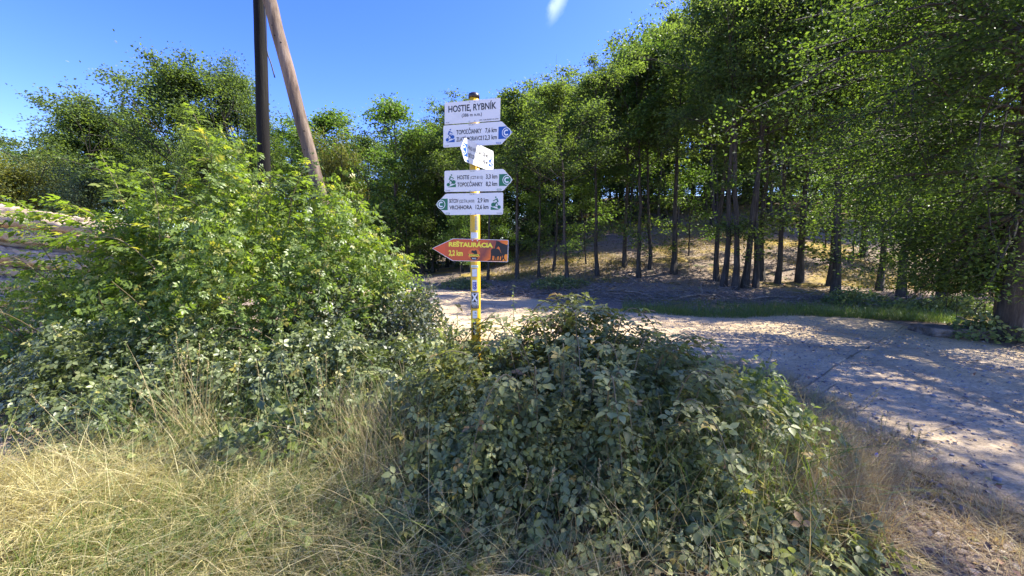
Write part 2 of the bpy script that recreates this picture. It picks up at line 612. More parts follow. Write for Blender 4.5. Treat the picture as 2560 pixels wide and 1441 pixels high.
near_e = [(-14, 24), (-8, 17), (-4, 11), (-1.4, 7.3), (.8, 6.6), (2.4, 5.8), (3.25, 4.8), (3.15, 3.6), (2.95, 2.3), (3.2, 0), (4, -4)]
far_e = [(-12, 28), (-6.5, 22), (-3.0, 16.5), (.5, 13.0), (3.2, 10.6), (5.8, 9.8), (7.9, 9.0), (8.4, 6.4), (9.4, 4.0), (11, 0), (12, -4)]
NE, FE = spline(near_e, 260), spline(far_e, 260)
ja = np.cumsum(rng.normal(0, .03, 260))
ja -= np.linspace(ja[0], ja[-1], 260)
NE = NE + np.stack([.12 * np.sin(np.arange(260) * .37) + .07 * np.sin(np.arange(260) * 1.13), .1 * np.sin(np.arange(260) * .29 + 1)], 1)
FE = FE + np.stack([.1 * np.sin(np.arange(260) * .33), .14 * np.sin(np.arange(260) * .41 + 1) + .06 * np.sin(np.arange(260) * 1.3)], 1)
tt = np.linspace(0, 1, 50)
RP = NE[:, None, :] * (1 - tt)[None, :, None] + FE[:, None, :] * tt[None, :, None]
Rz = terrain(RP[..., 0], RP[..., 1])
crown_ = 0.012 + 0.05 * np.sin(math.pi * tt)[None, :] ** .5
ruts = -.02 * (np.exp(-((tt - .33) / .05) ** 2) + np.exp(-((tt - .62) / .05) ** 2))[None, :]
RV = np.concatenate([RP, (Rz + crown_ + ruts + .004 * rng.normal(0, 1, Rz.shape) * np.sin(math.pi * tt)[None])[..., None]], -1).reshape(-1, 3)
ii, jj = np.meshgrid(np.arange(259), np.arange(49), indexing='ij')
b0 = (ii * 50 + jj).ravel()
RF = np.stack([b0, b0 + 1, b0 + 51, b0 + 50], 1)
road = mob('gravel_road', RV, RF, M_gravel, smooth=True, kind='structure', tint=np.tile(tt, 260))
RGX = RP[..., 0]
RGY = RP[..., 1]


def road_near_x(y):      # x of the near edge for y in 0..6
    return np.interp(y, NE[::-1, 1], NE[::-1, 0])


def ground_hit(px, py):
    d = ray(px, py)
    t = 1.0
    while t < 120:
        p = d * t
        if p.z + CAM_H < float(terrain(p.x, p.y)):
            return p.x, p.y
        t += .05
    return d.x * 40, d.y * 40


# stones on the road
ICO_V = unit(np.array([(1, 0, 0), (-1, 0, 0), (0, 1, 0), (0, -1, 0), (0, 0, 1), (0, 0, -1)], float))
ICO_F = np.array([(0, 2, 4), (2, 1, 4), (1, 3, 4), (3, 0, 4), (2, 0, 5), (1, 2, 5), (3, 1, 5), (0, 3, 5)])
n = 9000
s_ = rng.integers(60, 259, n)
t_ = rng.random(n)
P = NE[s_] * (1 - t_)[:, None] + FE[s_] * t_[:, None] + rng.normal(0, .15, (n, 2))
keep = np.hypot(P[:, 0], P[:, 1]) < 11
P = P[keep]
n = len(P)
pos = np.column_stack([P, terrain(P[:, 0], P[:, 1]) + .02 + .045 * np.sin(math.pi * t_[keep]) ** .5])
scl = np.exp(rng.normal(math.log(.010), .5, n))
V, F, T = scatter((ICO_V * np.array([1, .8, .55]), ICO_F), pos, unit(np.array([0, 0, 1.]) + rng.normal(0, .3, (n, 3))), rng.normal(0, 1, (n, 3)), scl)
mob('loose_stones', V, F, M_stone, kind='stuff', label='loose gravel stones scattered over the road', cat='gravel')

# ------------------------------------------------------------------ signpost
PX, PY = -0.2925, 3.2
post_root = empty('signpost', (PX, PY, 0), 'yellow steel signpost with white trail boards, an orange restaurant arrow and stickers, standing in brambles', 'signpost')
PR = .039


def zat(py, depth):
    r = ray(1280, py)
    return CAM_H + depth * r.z / r.y


V, F = tube([(PX, PY, -.3), (PX, PY, .9), (PX, PY, zat(246, 3.2))], [PR] * 3, 40)
post = mob('post', V, F, M_post, post_root, smooth=False)
post.data.polygons.foreach_set('use_smooth', [len(p.vertices) == 3 and abs(p.normal.z) < .5 for p in post.data.polygons])
ztop = zat(246, 3.2)
capprof = [(.0395, 0), (.0425, .0), (.0435, .018), (.041, .030), (.032, .040), (.018, .046), (.002, .048)]
V, F = tube([(PX, PY, ztop - .004 + z) for r, z in capprof], [r for r, z in capprof], 32)
mob('cap', V, F, M_capb, post_root, smooth=True)

_text_cache = {}


def text_geo(s, bold=0.0, space=1.0):
    key = (s, bold, space)
    if key in _text_cache:
        return _text_cache[key]
    cu_ = bpy.data.curves.new('t', 'FONT')
    cu_.body = s
    cu_.offset = bold
    cu_.space_character = space
    cu_.resolution_u = 3
    ob = bpy.data.objects.new('t', cu_)
    col.objects.link(ob)
    bpy.context.view_layer.update()
    dg = bpy.context.evaluated_depsgraph_get()
    me = bpy.data.meshes.new_from_object(ob.evaluated_get(dg))
    me.calc_loop_triangles()
    V = np.array([v.co[:] for v in me.vertices])
    F = np.array([t.vertices[:] for t in me.loop_triangles])
    bpy.data.objects.remove(ob)
    bpy.data.curves.remove(cu_)
    bpy.data.meshes.remove(me)
    _text_cache[key] = (V, F)
    return V, F


CAPH = text_geo('H')[0][:, 1].max()


def poly_geo(pts):
    tris = tessellate_polygon([[Vector((x, y, 0)) for x, y in pts]])
    return np.array([(x, y, 0) for x, y in pts], float), np.array(tris)


def disc(cx, cy, r, n=28, r2=0.0, a0=0, a1=2 * math.pi, sy=1.0):
    a = np.linspace(a0, a1, n + 1)
    if r2 <= 0:
        V = [(cx, cy, 0)] + [(cx + r * math.cos(t), cy + r * sy * math.sin(t), 0) for t in a]
        F = [(0, i + 1, i + 2) for i in range(n)]
    else:
        V, F = [], []
        for t in a:
            V += [(cx + r * math.cos(t), cy + r * sy * math.sin(t), 0), (cx + r2 * math.cos(t), cy + r2 * sy * math.sin(t), 0)]
        for i in range(n):
            F += [(2 * i, 2 * i + 2, 2 * i + 1), (2 * i + 1, 2 * i + 2, 2 * i + 3)]
    return np.array(V, float), np.array(F)


def line_geo(x0, y0, x1, y1, w):
    d = np.array([x1 - x0, y1 - y0])
    d = d / max(np.linalg.norm(d), 1e-9)
    nx, ny = -d[1] * w / 2, d[0] * w / 2
    return np.array([(x0 + nx, y0 + ny, 0), (x0 - nx, y0 - ny, 0), (x1 - nx, y1 - ny, 0), (x1 + nx, y1 + ny, 0)], float), np.array([(0, 1, 2), (0, 2, 3)])


class Board:
    """local coords: x along, y up, z out of the face; origin at mounting point"""

    def __init__(s, name, label, O, yaw, tilt, outline, mat, h):
        U = Vector((math.cos(yaw), -math.sin(yaw), 0))
        Nn = Vector((-math.sin(yaw), -math.cos(yaw), 0))
        W = Vector((0, 0, 1))
        R = Matrix((U, W, Nn)).transposed().to_4x4() @ Matrix.Rotation(tilt, 4, 'Z')
        s.h = h
        th = .003
        k = len(outline)
        V = [(x, y, 0) for x, y in outline] + [(x, y, -th) for x, y in outline]
        F = [tuple(range(k)), tuple(range(2 * k - 1, k - 1, -1))] + [(i, i + k, (i + 1) % k + k, (i + 1) % k) for i in range(k)]
        me = mesh_np(name, V, F, mat)
        me.materials.append(M_edge)
        for p in me.polygons:
            if p.index >= 1:
                p.material_index = 1
        o = bpy.data.objects.new(name, me)
        put(o, post_root, label)
        o.matrix_local = Matrix.Translation(Vector(O) - Vector((PX, PY, 0))) @ R
        s.o = o
        s.z = .0008

    def flat(s, name, geo, mat, dz=0.0, label=None):
        V, F = geo
        V = V.copy()
        V[:, 2] = s.z + dz
        # face towards +z
        n_ = np.cross(V[F[:, 1]] - V[F[:, 0]], V[F[:, 2]] - V[F[:, 0]])[:, 2]
        F = np.where((n_ < 0)[:, None], F[:, ::-1], F)
        o = bpy.data.objects.new(name, mesh_np(name, V, F, mat))
        return put(o, s.o, label)

    def text(s, st, x0, x1, yb, cap, mat=None, bold=.012, dz=0.0, name='lettering', slope=0.0):
        V, F = text_geo(st, bold)
        w0, w1 = V[:, 0].min(), V[:, 0].max()
        sx = (x1 - x0) / (w1 - w0)
        sy = cap / CAPH
        W = V.copy()
        W[:, 0] = (V[:, 0] - w0) * sx + x0
        W[:, 1] = V[:, 1] * sy + yb + slope * (W[:, 0] - x0)
        return s.flat(name, (W, F), mat or M_ink, dz)


def rounded(pts, r, which):
    out = []
    n_ = len(pts)
    for i, p in enumerate(pts):
        if i not in which:
            out.append(p)
            continue
        p = Vector(p)
        a = (Vector(pts[i - 1]) - p).normalized()
        b_ = (Vector(pts[(i + 1) % n_]) - p).normalized()
        for t in (0, .25, .5, .75, 1):
            q = (p + a * r) * (1 - t) ** 2 + p * 2 * t * (1 - t) + (p + b_ * r) * t * t
            out.append((q.x, q.y))
    return out


def cyclist(x0, x1, y0, y1, flip=False):
    """rider on a bicycle going up a wedge of hill"""
    g = []
    w, h = x1 - x0, y1 - y0

    def X(a):
        return x1 - a * w if flip else x0 + a * w

    def Y(b_):
        return y0 + b_ * h
    v, f = poly_geo([(X(.12), Y(0)), (X(1), Y(0)), (X(1), Y(.26)), ])
    g.append((v, f))
    g.append(disc(X(.19), Y(.22), .17 * w, 20, sy=1))
    g.append(disc(X(.78), Y(.42), .185 * w, 20, sy=1))
    lw = .055 * w
    for a, b_, c_, d_, k in ((.22, .22, .42, .62, 1), (.42, .62, .62, .30, 1), (.22, .24, .60, .30, .8), (.60, .30, .72, .62, .9), (.42, .62, .70, .62, .6),
                             (.30, .62, .42, .92, 2.6), (.40, .90, .76, .72, 1.6), (.38, .60, .62, .50, 1.8), (.62, .50, .56, .26, 1.5)):
        g.append(line_geo(X(a), Y(b_), X(c_), Y(d_), lw * k))
    g.append(disc(X(.52), Y(1.02), .075 * w, 14))
    return join(*g)


def badge(bd, xa, xb, yt, yb, tipx, tipy, mat, left=False):
    bd.flat('route_mark', poly_geo([(xa, yt), (xb, yt), (tipx, tipy), (xb, yb), (xa, yb)]), mat)
    cx = xb + (.004 if not left else -.004)
    r = (yt - yb) * .40
    bd.flat('route_mark_ring', disc(cx, (yt + yb) / 2, r, 32, r * .86), M_whp, .0004)
    bd.flat('route_letter', disc(cx, (yt + yb) / 2, r * .62, 26, r * .34, math.radians(48), math.radians(312)), M_whp, .0004)


def u_of(px, yaw, O):
    """board-local x where the board crosses image column px"""
    k = (px - 1280) / 1000
    return (k * O[1] - O[0]) / (math.cos(yaw) + k * math.sin(yaw))


YAW = math.radians(17)


def mount(yaw, extra=.004):
    return (PX - math.sin(yaw) * (PR + extra), PY - math.cos(yaw) * (PR + extra))


def bolts(bd, xs, y):
    for x in xs:
        V, F = tube([(x, y, -.001), (x, y, .0028)], [.0055, .0048], 10)
        put(bpy.data.objects.new('bolt', mesh_np('bolt', V, F, M_edge)), bd.o)


# name board
mx, my = mount(YAW)
D0 = my
zt, zb = zat(250.9, D0), zat(306.3, D0)
O = (mx, my, zb)
uL, uR = u_of(1117, YAW, O), u_of(1251, YAW, O)
H = zt - zb
TILT = math.radians(-1.4)
bd = Board('name_board', 'white rectangular board reading HOSTIE, RYBNÍK at the top', O, YAW, TILT, [(uL, 0), (uR, 0), (uR, H), (uL, H)], M_white, H)


def fx(x, a, b_):
    return uL + (x - a) / (b_ - a) * (uR - uL)


bd.text('HOSTIE, RYBNÍK', fx(283, 243, 808), fx(770, 243, 808), H * .545, H * .28, bold=.022)
bd.text('(386 m n.m.)', fx(423, 243, 808), fx(628, 243, 808), H * .285, H * .14, bold=.015)
bd.text('GPS: N48.48088 E18.43907', fx(602, 243, 808), fx(798, 243, 808), H * .055, H * .055, bold=.004)
bd.text('SCK', fx(255, 243, 808), fx(297, 243, 808), H * .045, H * .055, bold=.004)
bolts(bd, (-.022, .022), H * .93)
bolts(bd, (-.022, .022), H * .06)


def arrow_board(label, pt, pb, pxl, psh, ptip, right, mat, z_off, l1, l1b, d1, l2, l2b, d2, yaw, tilt, num, geo, Oxy=None):
    """geo: zoomed pixel layout"""
    ox, oy = Oxy or mount(yaw)
    zt_, zb_ = zat(pt, oy), zat(pb, oy)
    O_ = (ox, oy, zb_)
    H_ = zt_ - zb_
    if right:
        a, b_, t_ = u_of(pxl, yaw, O_), u_of(psh, yaw, O_), u_of(ptip, yaw, O_)
        out = rounded([(a, 0), (b_, 0), (t_, H_ / 2), (b_, H_), (a, H_)], .012, (0, 1, 3, 4))
    else:
        a, b_, t_ = u_of(pxl, yaw, O_), u_of(psh, yaw, O_), u_of(ptip, yaw, O_)
        out = rounded([(t_, H_ / 2), (b_, 0), (a, 0), (a, H_), (b_, H_)], .012, (1, 2, 3, 4))
    B = Board('direction_board', label, O_, yaw, tilt, out, M_white, H_)
    gx0, gx1 = geo['span']

    def fx(x):
        if right:
            return a + (x - gx0) / (gx1 - gx0) * (t_ - a)
        return t_ + (x - gx0) / (gx1 - gx0) * (a - t_)
    for st, x0, x1, tb, cap, bold in geo['texts']:
        B.text(st, fx(x0), fx(x1), H_ * (1 - tb), H_ * cap, bold=bold, mat=(M_inkg if cap < .08 else M_ink))
    c0, c1 = geo['cyc']
    B.flat('pictogram', cyclist(fx(c0), fx(c1), H_ * .22, H_ * .80 - H_ * .02, geo.get('flip', False)), mat)
    if right:
        xa, xb = fx(geo['badge'][0]), fx(geo['badge'][1])
        badge(B, xa, xb, H_ * .77, H_ * .23, t_ - .004, H_ / 2, mat)
    else:
        xa, xb = fx(geo['badge'][1]), fx(geo['badge'][0])
        badge(B, xa, xb, H_ * .77, H_ * .23, t_ + .004, H_ / 2, mat, True)
    s0, s1 = geo['spons']
    B.flat('sponsor_mark', join(line_geo(fx(s0), H_ * .065, fx(s1), H_ * .065, H_ * .075)), mat)
    B.flat('sponsor_mark_text', join(line_geo(fx(s0) + .003, H_ * .065, fx(s1) - .003, H_ * .065, H_ * .03)), M_whp, .0004)
    bolts(B, (-.022, .022), H_ * .035)
    return B


geoA = dict(span=(225, 935), cyc=(250, 348), badge=(797, 872), spons=(778, 823), texts=[
    ('TOPOĽČIANKY', 365, 628, .445, .19, .022), ('7,6 km', 665, 780, .445, .19, .022),
    ('ZLATÉ MORAVCE', 365, 635, .76, .18, .022), ('12,3 km', 645, 782, .76, .19, .022),
    ('*SCK*', 487, 555, .085, .06, .01), ('2105', 237, 287, .965, .06, .01)])
arrow_board('white arrow board pointing right with blue mark, reading TOPOĽČIANKY 7,6 km', 308.8, 364.8, 1113, 1254.5, 1280.5, True, M_blue, 0,
            *[None] * 6, YAW, math.radians(-1.3), '', geoA)
geoB = dict(span=(230, 938), cyc=(253, 355), badge=(802, 878), spons=(782, 827), texts=[
    ('HOSTIE', 368, 495, .42, .18, .022), ('(CZT-8115)', 508, 637, .42, .13, .012), ('3,3 km', 668, 785, .42, .19, .022),
    ('TOPOĽČIANKY', 370, 635, .755, .18, .022), ('8,2 km', 668, 785, .755, .19, .022),
    ('*SCK*', 497, 560, .085, .06, .01), ('5105', 240, 292, .965, .06, .01)])
arrow_board('white arrow board pointing right with green mark, reading HOSTIE 3,3 km', 424.8, 478.8, 1114, 1258, 1281, True, M_green, 0,
            *[None] * 6, math.radians(15), math.radians(-1.2), '', geoB)
geoC = dict(span=(137, 838), cyc=(715, 818), flip=True, badge=(192, 266), spons=(245, 288), texts=[
    ('SKÝCOV', 283, 380, .43, .17, .022), ('(CEZ ŠTÁL JAVOR)', 388, 547, .43, .13, .012), ('2,9 km', 580, 692, .43, .19, .022),
    ('VRCHHORA', 285, 523, .735, .17, .024), ('12,6 km', 560, 692, .735, .19, .022),
    ('*SCK*', 495, 558, .085, .06, .01), ('5105', 775, 828, .965, .06, .01)])
geoC['badge'] = (200, 266)
arrow_board('white arrow board pointing left with green mark, reading SKÝCOV 2,9 km and VRCHHORA', 482.8, 537, 1257.6, 1116.6, 1092, False, M_green, 0,
            *[None] * 6, math.radians(15), math.radians(-.9), '', geoC)
# the board turned to the side
YT = math.radians(-65)
Oxy = (PX + math.sin(-YT) * (PR + .005), PY - math.cos(YT) * (PR + .005))
geoD = dict(span=(137, 838), cyc=(725, 822), flip=True, badge=(198, 262), spons=(245, 288), texts=[
    ('HRAD HRUŠOV', 283, 490, .43, .165, .0), ('0,8 km', 590, 700, .43, .19, .022),
    ('SKÝCOV', 283, 415, .755, .17, .022), ('(CZT-8116)', 430, 555, .755, .125, .0), ('4,8 km', 590, 700, .755, .19, .022),
    ('*SCK*', 495, 558, .085, .06, .01), ('2105', 775, 828, .965, .06, .01)])
HW = .235
zc = CAM_H + .905 * 0
zt4, zb4 = zat(361.5, Oxy[1]), zat(417.5, Oxy[1])
Hh = zt4 - zb4
B4 = Board('direction_board', 'white arrow board turned edgewise with blue mark, reading HRAD HRUŠOV and SKÝCOV', (Oxy[0], Oxy[1], zb4), YT, 0,
           rounded([(-HW - .035, Hh / 2), (-HW + .02, 0), (HW, 0), (HW, Hh), (-HW + .02, Hh)], .012, (1, 2, 3, 4)), M_white, Hh)


def fx4(x):
    return -HW - .035 + (x - 137) / 701 * (2 * HW + .035)


for st, x0, x1, tb, cap, bold in geoD['texts']:
    B4.text(st, fx4(x0), fx4(x1), Hh * (1 - tb), Hh * cap, bold=bold, mat=(M_inkg if cap < .08 else M_ink))
B4.flat('pictogram', cyclist(fx4(725), fx4(822), Hh * .22, Hh * .78, True), M_blue)
badge(B4, fx4(262), fx4(204), Hh * .77, Hh * .23, -HW - .028, Hh / 2, M_blue, True)
B4.flat('castle_mark', join(line_geo(fx4(512), Hh * .57, fx4(512), Hh * .71, .008), line_geo(fx4(534), Hh * .57, fx4(534), Hh * .71, .008), line_geo(fx4(510), Hh * .60, fx4(536), Hh * .60, .010)), M_ink)
B4.flat('sponsor_mark', line_geo(fx4(245), Hh * .065, fx4(288), Hh * .065, Hh * .07), M_blue)

# restaurant board
YR = math.radians(3)
ox, oy = mount(YR, .006)
zt5, zb5 = zat(597.7, oy), zat(652.9, oy)
H5 = zt5 - zb5
O5 = (ox, oy, zb5)
a5, s5, t5 = u_of(1270, YR, O5), u_of(1132, YR, O5), u_of(1080.5, YR, O5)
out5 = rounded([(t5, H5 * .53), (s5 - .002, -.002), (a5, 0), (a5, H5), (s5, H5)], .008, (1, 2, 3, 4))
TR = math.radians(-1.5)
B5 = Board('restaurant_board', 'orange arrow board pointing left reading REŠTAURÁCIA 2,2 km', O5, YR, TR, out5, M_whp, H5)
ctr = Vector((sum(p[0] for p in out5) / len(out5), H5 / 2))
inner = [((p[0] - ctr.x) * .985 + ctr.x, (p[1] - ctr.y) * .965 + ctr.y) for p in out5]
B5.flat('sunset_print', poly_geo(inner), M_sunset)


def f5(x):
    return t5 + (x - 80) / 760 * (a5 - t5)


def g5(x, y):      # zoomed px -> local
    top = 225 + (x - 290) * .022
    return f5(x), H5 * (1 - (y - top) / 222)


B5.text('REŠTAURÁCIA', f5(247), f5(687), H5 * .645, H5 * .185, M_yelp, .05, .0004)
B5.text('2,2 km', f5(247), f5(388), H5 * .235, H5 * .225, M_yelp, .035, .0004)
cx, cy = g5(503, 385)
rr = 62 / 760 * (a5 - t5)
B5.flat('logo_disc', disc(cx, cy, rr, 32, sy=1.0), M_orp, .0004)
B5.flat('logo_bar', join(poly_geo([(cx - rr * 1.05, cy + rr * .02), (cx + rr * 1.05, cy + rr * .02), (cx + rr * .85, cy - rr * .18), (cx - rr * .85, cy - rr * .18)]),
                         poly_geo([(cx - rr * .68, cy - rr * .48), (cx - rr * .3, cy - rr * .38), (cx + rr * .3, cy - rr * .38), (cx + rr * .68, cy - rr * .48), (cx + rr * .4, cy - rr * .82), (cx, cy - rr * .95), (cx - rr * .4, cy - rr * .82)])), M_ink, .0007)
LH = [(-.55, .25), (-.45, .48), (-.35, .68), (-.1, .62), (.12, .66), (.3, .78), (.34, .62), (.45, .45), (.5, .1), (.38, .02), (-.05, .05), (-.12, .22), (-.3, .22), (-.38, .35), (-.5, .28)]
B5.flat('logo_horse', poly_geo([(cx + x * rr, cy + y * rr) for x, y in LH]), M_ink, .001)
B5.text('BONANZA', cx - rr * .85, cx + rr * .85, cy - rr * .30, rr * .36, M_yelp, .03, .0012)
B5.text('RANCH', cx - rr * .33, cx + rr * .33, cy - rr * .75, rr * .22, M_whp, .02, .0012)
adult = [(1710, 200), (1740, 235), (1840, 240), (1900, 280), (2010, 345), (2130, 385), (2200, 425), (2275, 385), (2275, 860), (2150, 870), (2110, 960), (2120, 1060), (2210, 1215), (2160, 1200), (2080, 1080), (2010, 1190),
         (1990, 1190), (2060, 960), (1990, 900), (1925, 700), (1890, 560), (1835, 480), (1730, 590), (1670, 590), (1655, 560), (1690, 400), (1720, 260)]
foal = [(1470, 680), (1520, 610), (1600, 580), (1700, 590), (1800, 600), (1870, 640), (1920, 740), (1990, 880), (2030, 960), (2010, 1185), (1960, 1185), (1975, 980), (1930, 960), (1890, 1185), (1840, 1185), (1860, 960), (1780, 985), (1800, 1185), (1740, 1185),
        (1730, 985), (1690, 1185), (1640, 1185), (1650, 960), (1560, 940), (1530, 1185), (1455, 1185), (1480, 960)]


def hp(L):
    return [g5((x / 19.2 + 1150 - 1060) * 4.004, (y / 19.2 + 590 - 540) * 4.004) for x, y in L]


B5.flat('mare_silhouette', poly_geo(hp(adult)), M_ink, .0004)
B5.flat('foal_silhouette', poly_geo(hp(foal)), M_ink, .0006)
B5.flat('ground_silhouette', poly_geo(hp([(1310, 1185), (1380, 1140), (1480, 1120), (1600, 1150), (2020, 1160), (2030, 1190)])), M_ink, .0005)
bolts(B5, (-.02, .02), H5 * .93)


# stickers wrapped round the post
def wrap(geo, zc_, dr, a0=-.12):
    V, F = geo
    r = PR + dr
    # subdivide nothing: pieces are narrow; x -> arc
    a = V[:, 0] / PR + a0
    W = np.column_stack([PX + np.sin(a) * r, PY - np.cos(a) * r, V[:, 1] + zc_])
    return W, F


def gridrect(w, h, n=10, rx=0, ry=0):
    xs = np.linspace(-w / 2, w / 2, n + 1)
    V = np.array([(x, y, 0) for x in xs for y in (-h / 2, h / 2)], float)
    V[:, 0] += rx
    V[:, 1] += ry
    F = []
    for i in range(n):
        F += [(2 * i, 2 * i + 2, 2 * i + 1), (2 * i + 1, 2 * i + 2, 2 * i + 3)]
    return V, np.array(F)


PXM = 3.16 / 1000   # metres per photo pixel at the post's front


def zrow(py):
    return zat(py, PY - PR)


def sticker(label, y0, y1, w, mat, dx=0.0, name='sticker'):
    zc_ = (zrow(y0) + zrow(y1)) / 2
    h = zrow(y0) - zrow(y1)
    W, F = wrap(gridrect(w, h, 12, dx), zc_, .0009)
    return mob(name, W, F, mat, post_root, label=label), zc_, h


def subdiv(V, F, maxlen=.004):
    V = [tuple(v) for v in V]
    F = [tuple(f) for f in F]
    for it in range(4):
        out, cache, ch = [], {}, False

        def mid(a, b_):
            k_ = (min(a, b_), max(a, b_))
            if k_ not in cache:
                cache[k_] = len(V)
                V.append(tuple((V[a][i] + V[b_][i]) / 2 for i in range(3)))
            return cache[k_]
        for (a, b_, c_) in F:
            w_ = max(V[a][0], V[b_][0], V[c_][0]) - min(V[a][0], V[b_][0], V[c_][0])
            if w_ > maxlen:
                x_, y_, z_ = mid(a, b_), mid(b_, c_), mid(c_, a)
                out += [(a, x_, z_), (x_, b_, y_), (z_, y_, c_), (x_, y_, z_)]
                ch = True
            else:
                out.append((a, b_, c_))
        F = out
        if not ch:
            break
    return np.array(V), np.array(F)


def stick_on(par, geo, zc_, mat, name, dr=.0016):
    geo = subdiv(*geo)
    W, F = wrap(geo, zc_, dr)
    W = W - np.array([PX, PY, 0])
    o = bpy.data.objects.new(name, mesh_np(name, W, F, mat))
    return put(o, par)


def fit_text(st, w, cap, cx_=0, cy_=0, bold=.01):
    V, F = text_geo(st, bold)
    W = V.copy()
    W[:, 0] = (V[:, 0] - V[:, 0].min()) / np.ptp(V[:, 0]) * w - w / 2 + cx_
    W[:, 1] = V[:, 1] * cap / CAPH - cap / 2 + cy_
    return W, F


sticker('torn white paper remnant', 581, 596, .060, M_stk_w)
W, F = wrap(gridrect(.026, .11, 6, .020), zrow(558), .0006)
mob('faded_patch', W, F, M_faded, post_root, label='grey patch of worn paint')
s, z_, h_ = sticker('thin green and white strip', 663, 669, .062, M_stk_w)
stick_on(s, gridrect(.052, .005, 10, .003, -.002), z_, M_stk_g, 'stripe')
s, z_, h_ = sticker('white square sticker with grey frame', 672, 692, .042, M_inkg)
stick_on(s, gridrect(.038, .058, 8), z_, M_stk_w, 'sticker_face')
s, z_, h_ = sticker('blue and white bicycle sticker', 700, 727, .040, M_stk_w)
stick_on(s, gridrect(.030, .028, 8, 0, .012), z_, M_stk_b, 'sticker_face')
stick_on(s, disc(.001, -.017, .0165, 24), z_, M_stk_b, 'wheel', .0017)
stick_on(s, join(line_geo(-.008, .018, .0, -.016, .003), line_geo(-.009, .018, .004, .018, .003), line_geo(.004, .018, .004, .010, .003), line_geo(.004, .010, -.004, .008, .003), disc(0, -.017, .009, 20, .0075)), z_, M_whp, 'bicycle_lines', .0022)
s, z_, h_ = sticker('black and white sticker reading X RIDE', 730.5, 771.5, .070, M_stk_k)
stick_on(s, gridrect(.060, .100, 10, 0, .010), z_, M_stk_w, 'frame')
stick_on(s, gridrect(.051, .091, 10, 0, .010), z_, M_stk_k, 'panel', .0021)
stick_on(s, join(line_geo(-.018, .052, .018, -.008, .012), line_geo(.018, .052, -.018, -.008, .012)), z_, M_whp, 'letter_x', .0026)
stick_on(s, fit_text('RIDE', .044, .016, 0, -.023, .03), z_, M_whp, 'lettering', .0026)
stick_on(s, fit_text('XRIDE.SK', .052, .008, 0, -.052, .01), z_, M_stk_w, 'lettering', .0026)
s, z_, h_ = sticker('faded white sticker with rounded top', 777, 796, .038, M_stk_w)
stick_on(s, join(gridrect(.012, .010, 4, .006, .014), gridrect(.028, .003, 6, 0, -.006)), z_, M_inkg, 'faded_print')
s, z_, h_ = sticker('narrow black sticker reading LAJF sideways', 800.5, 838, .030, M_stk_k, -.003)
V, F = fit_text('LAJF', .072, .016, 0, 0, .004)
V = np.column_stack([V[:, 1] - .0, -V[:, 0], V[:, 2]])
V[:, 1] -= .018
stick_on(s, (V, F), z_, M_whp, 'lettering')
stick_on(s, join(*[line_geo(-.003 - .010 * math.cos(a), .045 - .010 * math.sin(a), -.003 + .010 * math.cos(a), .045 + .010 * math.sin(a), .002) for a in (0, .8, 1.57, 2.4)]), z_, M_whp, 'emblem')

# ------------------------------------------------------------------ utility pole with strut
pb = np.array([-4.33, 7.0, 0])
pole_root = empty('utility_pole', tuple(pb), 'wooden utility pole with a leaning strut behind the rose bush', 'utility pole')


def at(px, py, y):
    r = ray(px, py)
    return np.array([r.x / r.y * y, y, CAM_H + r.z / r.y * y])


p1, p0 = at(648, -20, 7.0), at(663, 505, 7.0)
dirp = (p1 - p0) / (p1[2] - p0[2])
base = p0 - dirp * (p0[2] + .3)
top = p0 + dirp * (9.2 - p0[2])


def pole_tube(a, b_, r0, r1, n_=26, sides=20):
    t = np.linspace(0, 1, n_)
    pts = a[None] * (1 - t)[:, None] + b_[None] * t[:, None] + rng.normal(0, .003, (n_, 3))
    rad = r0 * (1 - t) + r1 * t + rng.normal(0, .0012, n_)
    return tube(pts, rad, sides)


V, F = pole_tube(base, top, .104, .086)
mob('upright_pole', V, F, M_dkpole, pole_root, smooth=True, label='dark upright timber pole')
q1, q0 = at(668, -20, 6.70), at(812, 525, 6.55)
dq = (q1 - q0) / (q1[2] - q0[2])
V, F = pole_tube(q0 - dq * (q0[2] + .3), q0 + dq * (7.6 - q0[2]), .094, .098)
mob('leaning_strut', V, F, M_ltpole, pole_root, smooth=True, label='lighter bare timber strut leaning against it')
for k in range(14):
    t = rng.random()
    c_ = q0 + dq * (t * 4.2)
    n_ = np.array([rng.uniform(-.8, .6), -1, 0])
    n_ /= np.linalg.norm(n_)
    V, F = tube([c_ + n_ * .086, c_ + n_ * .0985], [.014, .010], 7)
    mob('knot', V, F, M_dkpole, pole_root)
for k, (z1, z2) in enumerate(((5.0, 9.3),)):
    c_ = p0 + dirp * (6.4 - p0[2])
    V, F = tube([c_ + np.array([-.18, -.16, 0]), c_ + np.array([.20, -.16, 0])], [.02, .02], 8)
    mob('bolt', V, F, M_edge, pole_root)
# loose cable end
cpts = spline([tuple(at(660, -10, 6.86)), tuple(at(665, 90, 6.86)), tuple(at(668, 130, 6.85)), tuple(at(678, 160, 6.85)), tuple(at(687, 194, 6.85))], 14)
V, F = tube(cpts, [.010] * 14, 6)
mob('cable', V, F, M_cable, pole_root, smooth=True, label='loose black cable end hanging between the poles')
for a_, b_ in (((724, 270), (808, 520)), ((788, 400), (838, 560))):
    c1, c2 = at(*a_, 6.9), at(*b_, 6.9)
    V, F = tube([c1, (c1 + c2) / 2, c2], [.004] * 3, 5)
    mob('guy_wire', V, F, M_cable, pole_root)

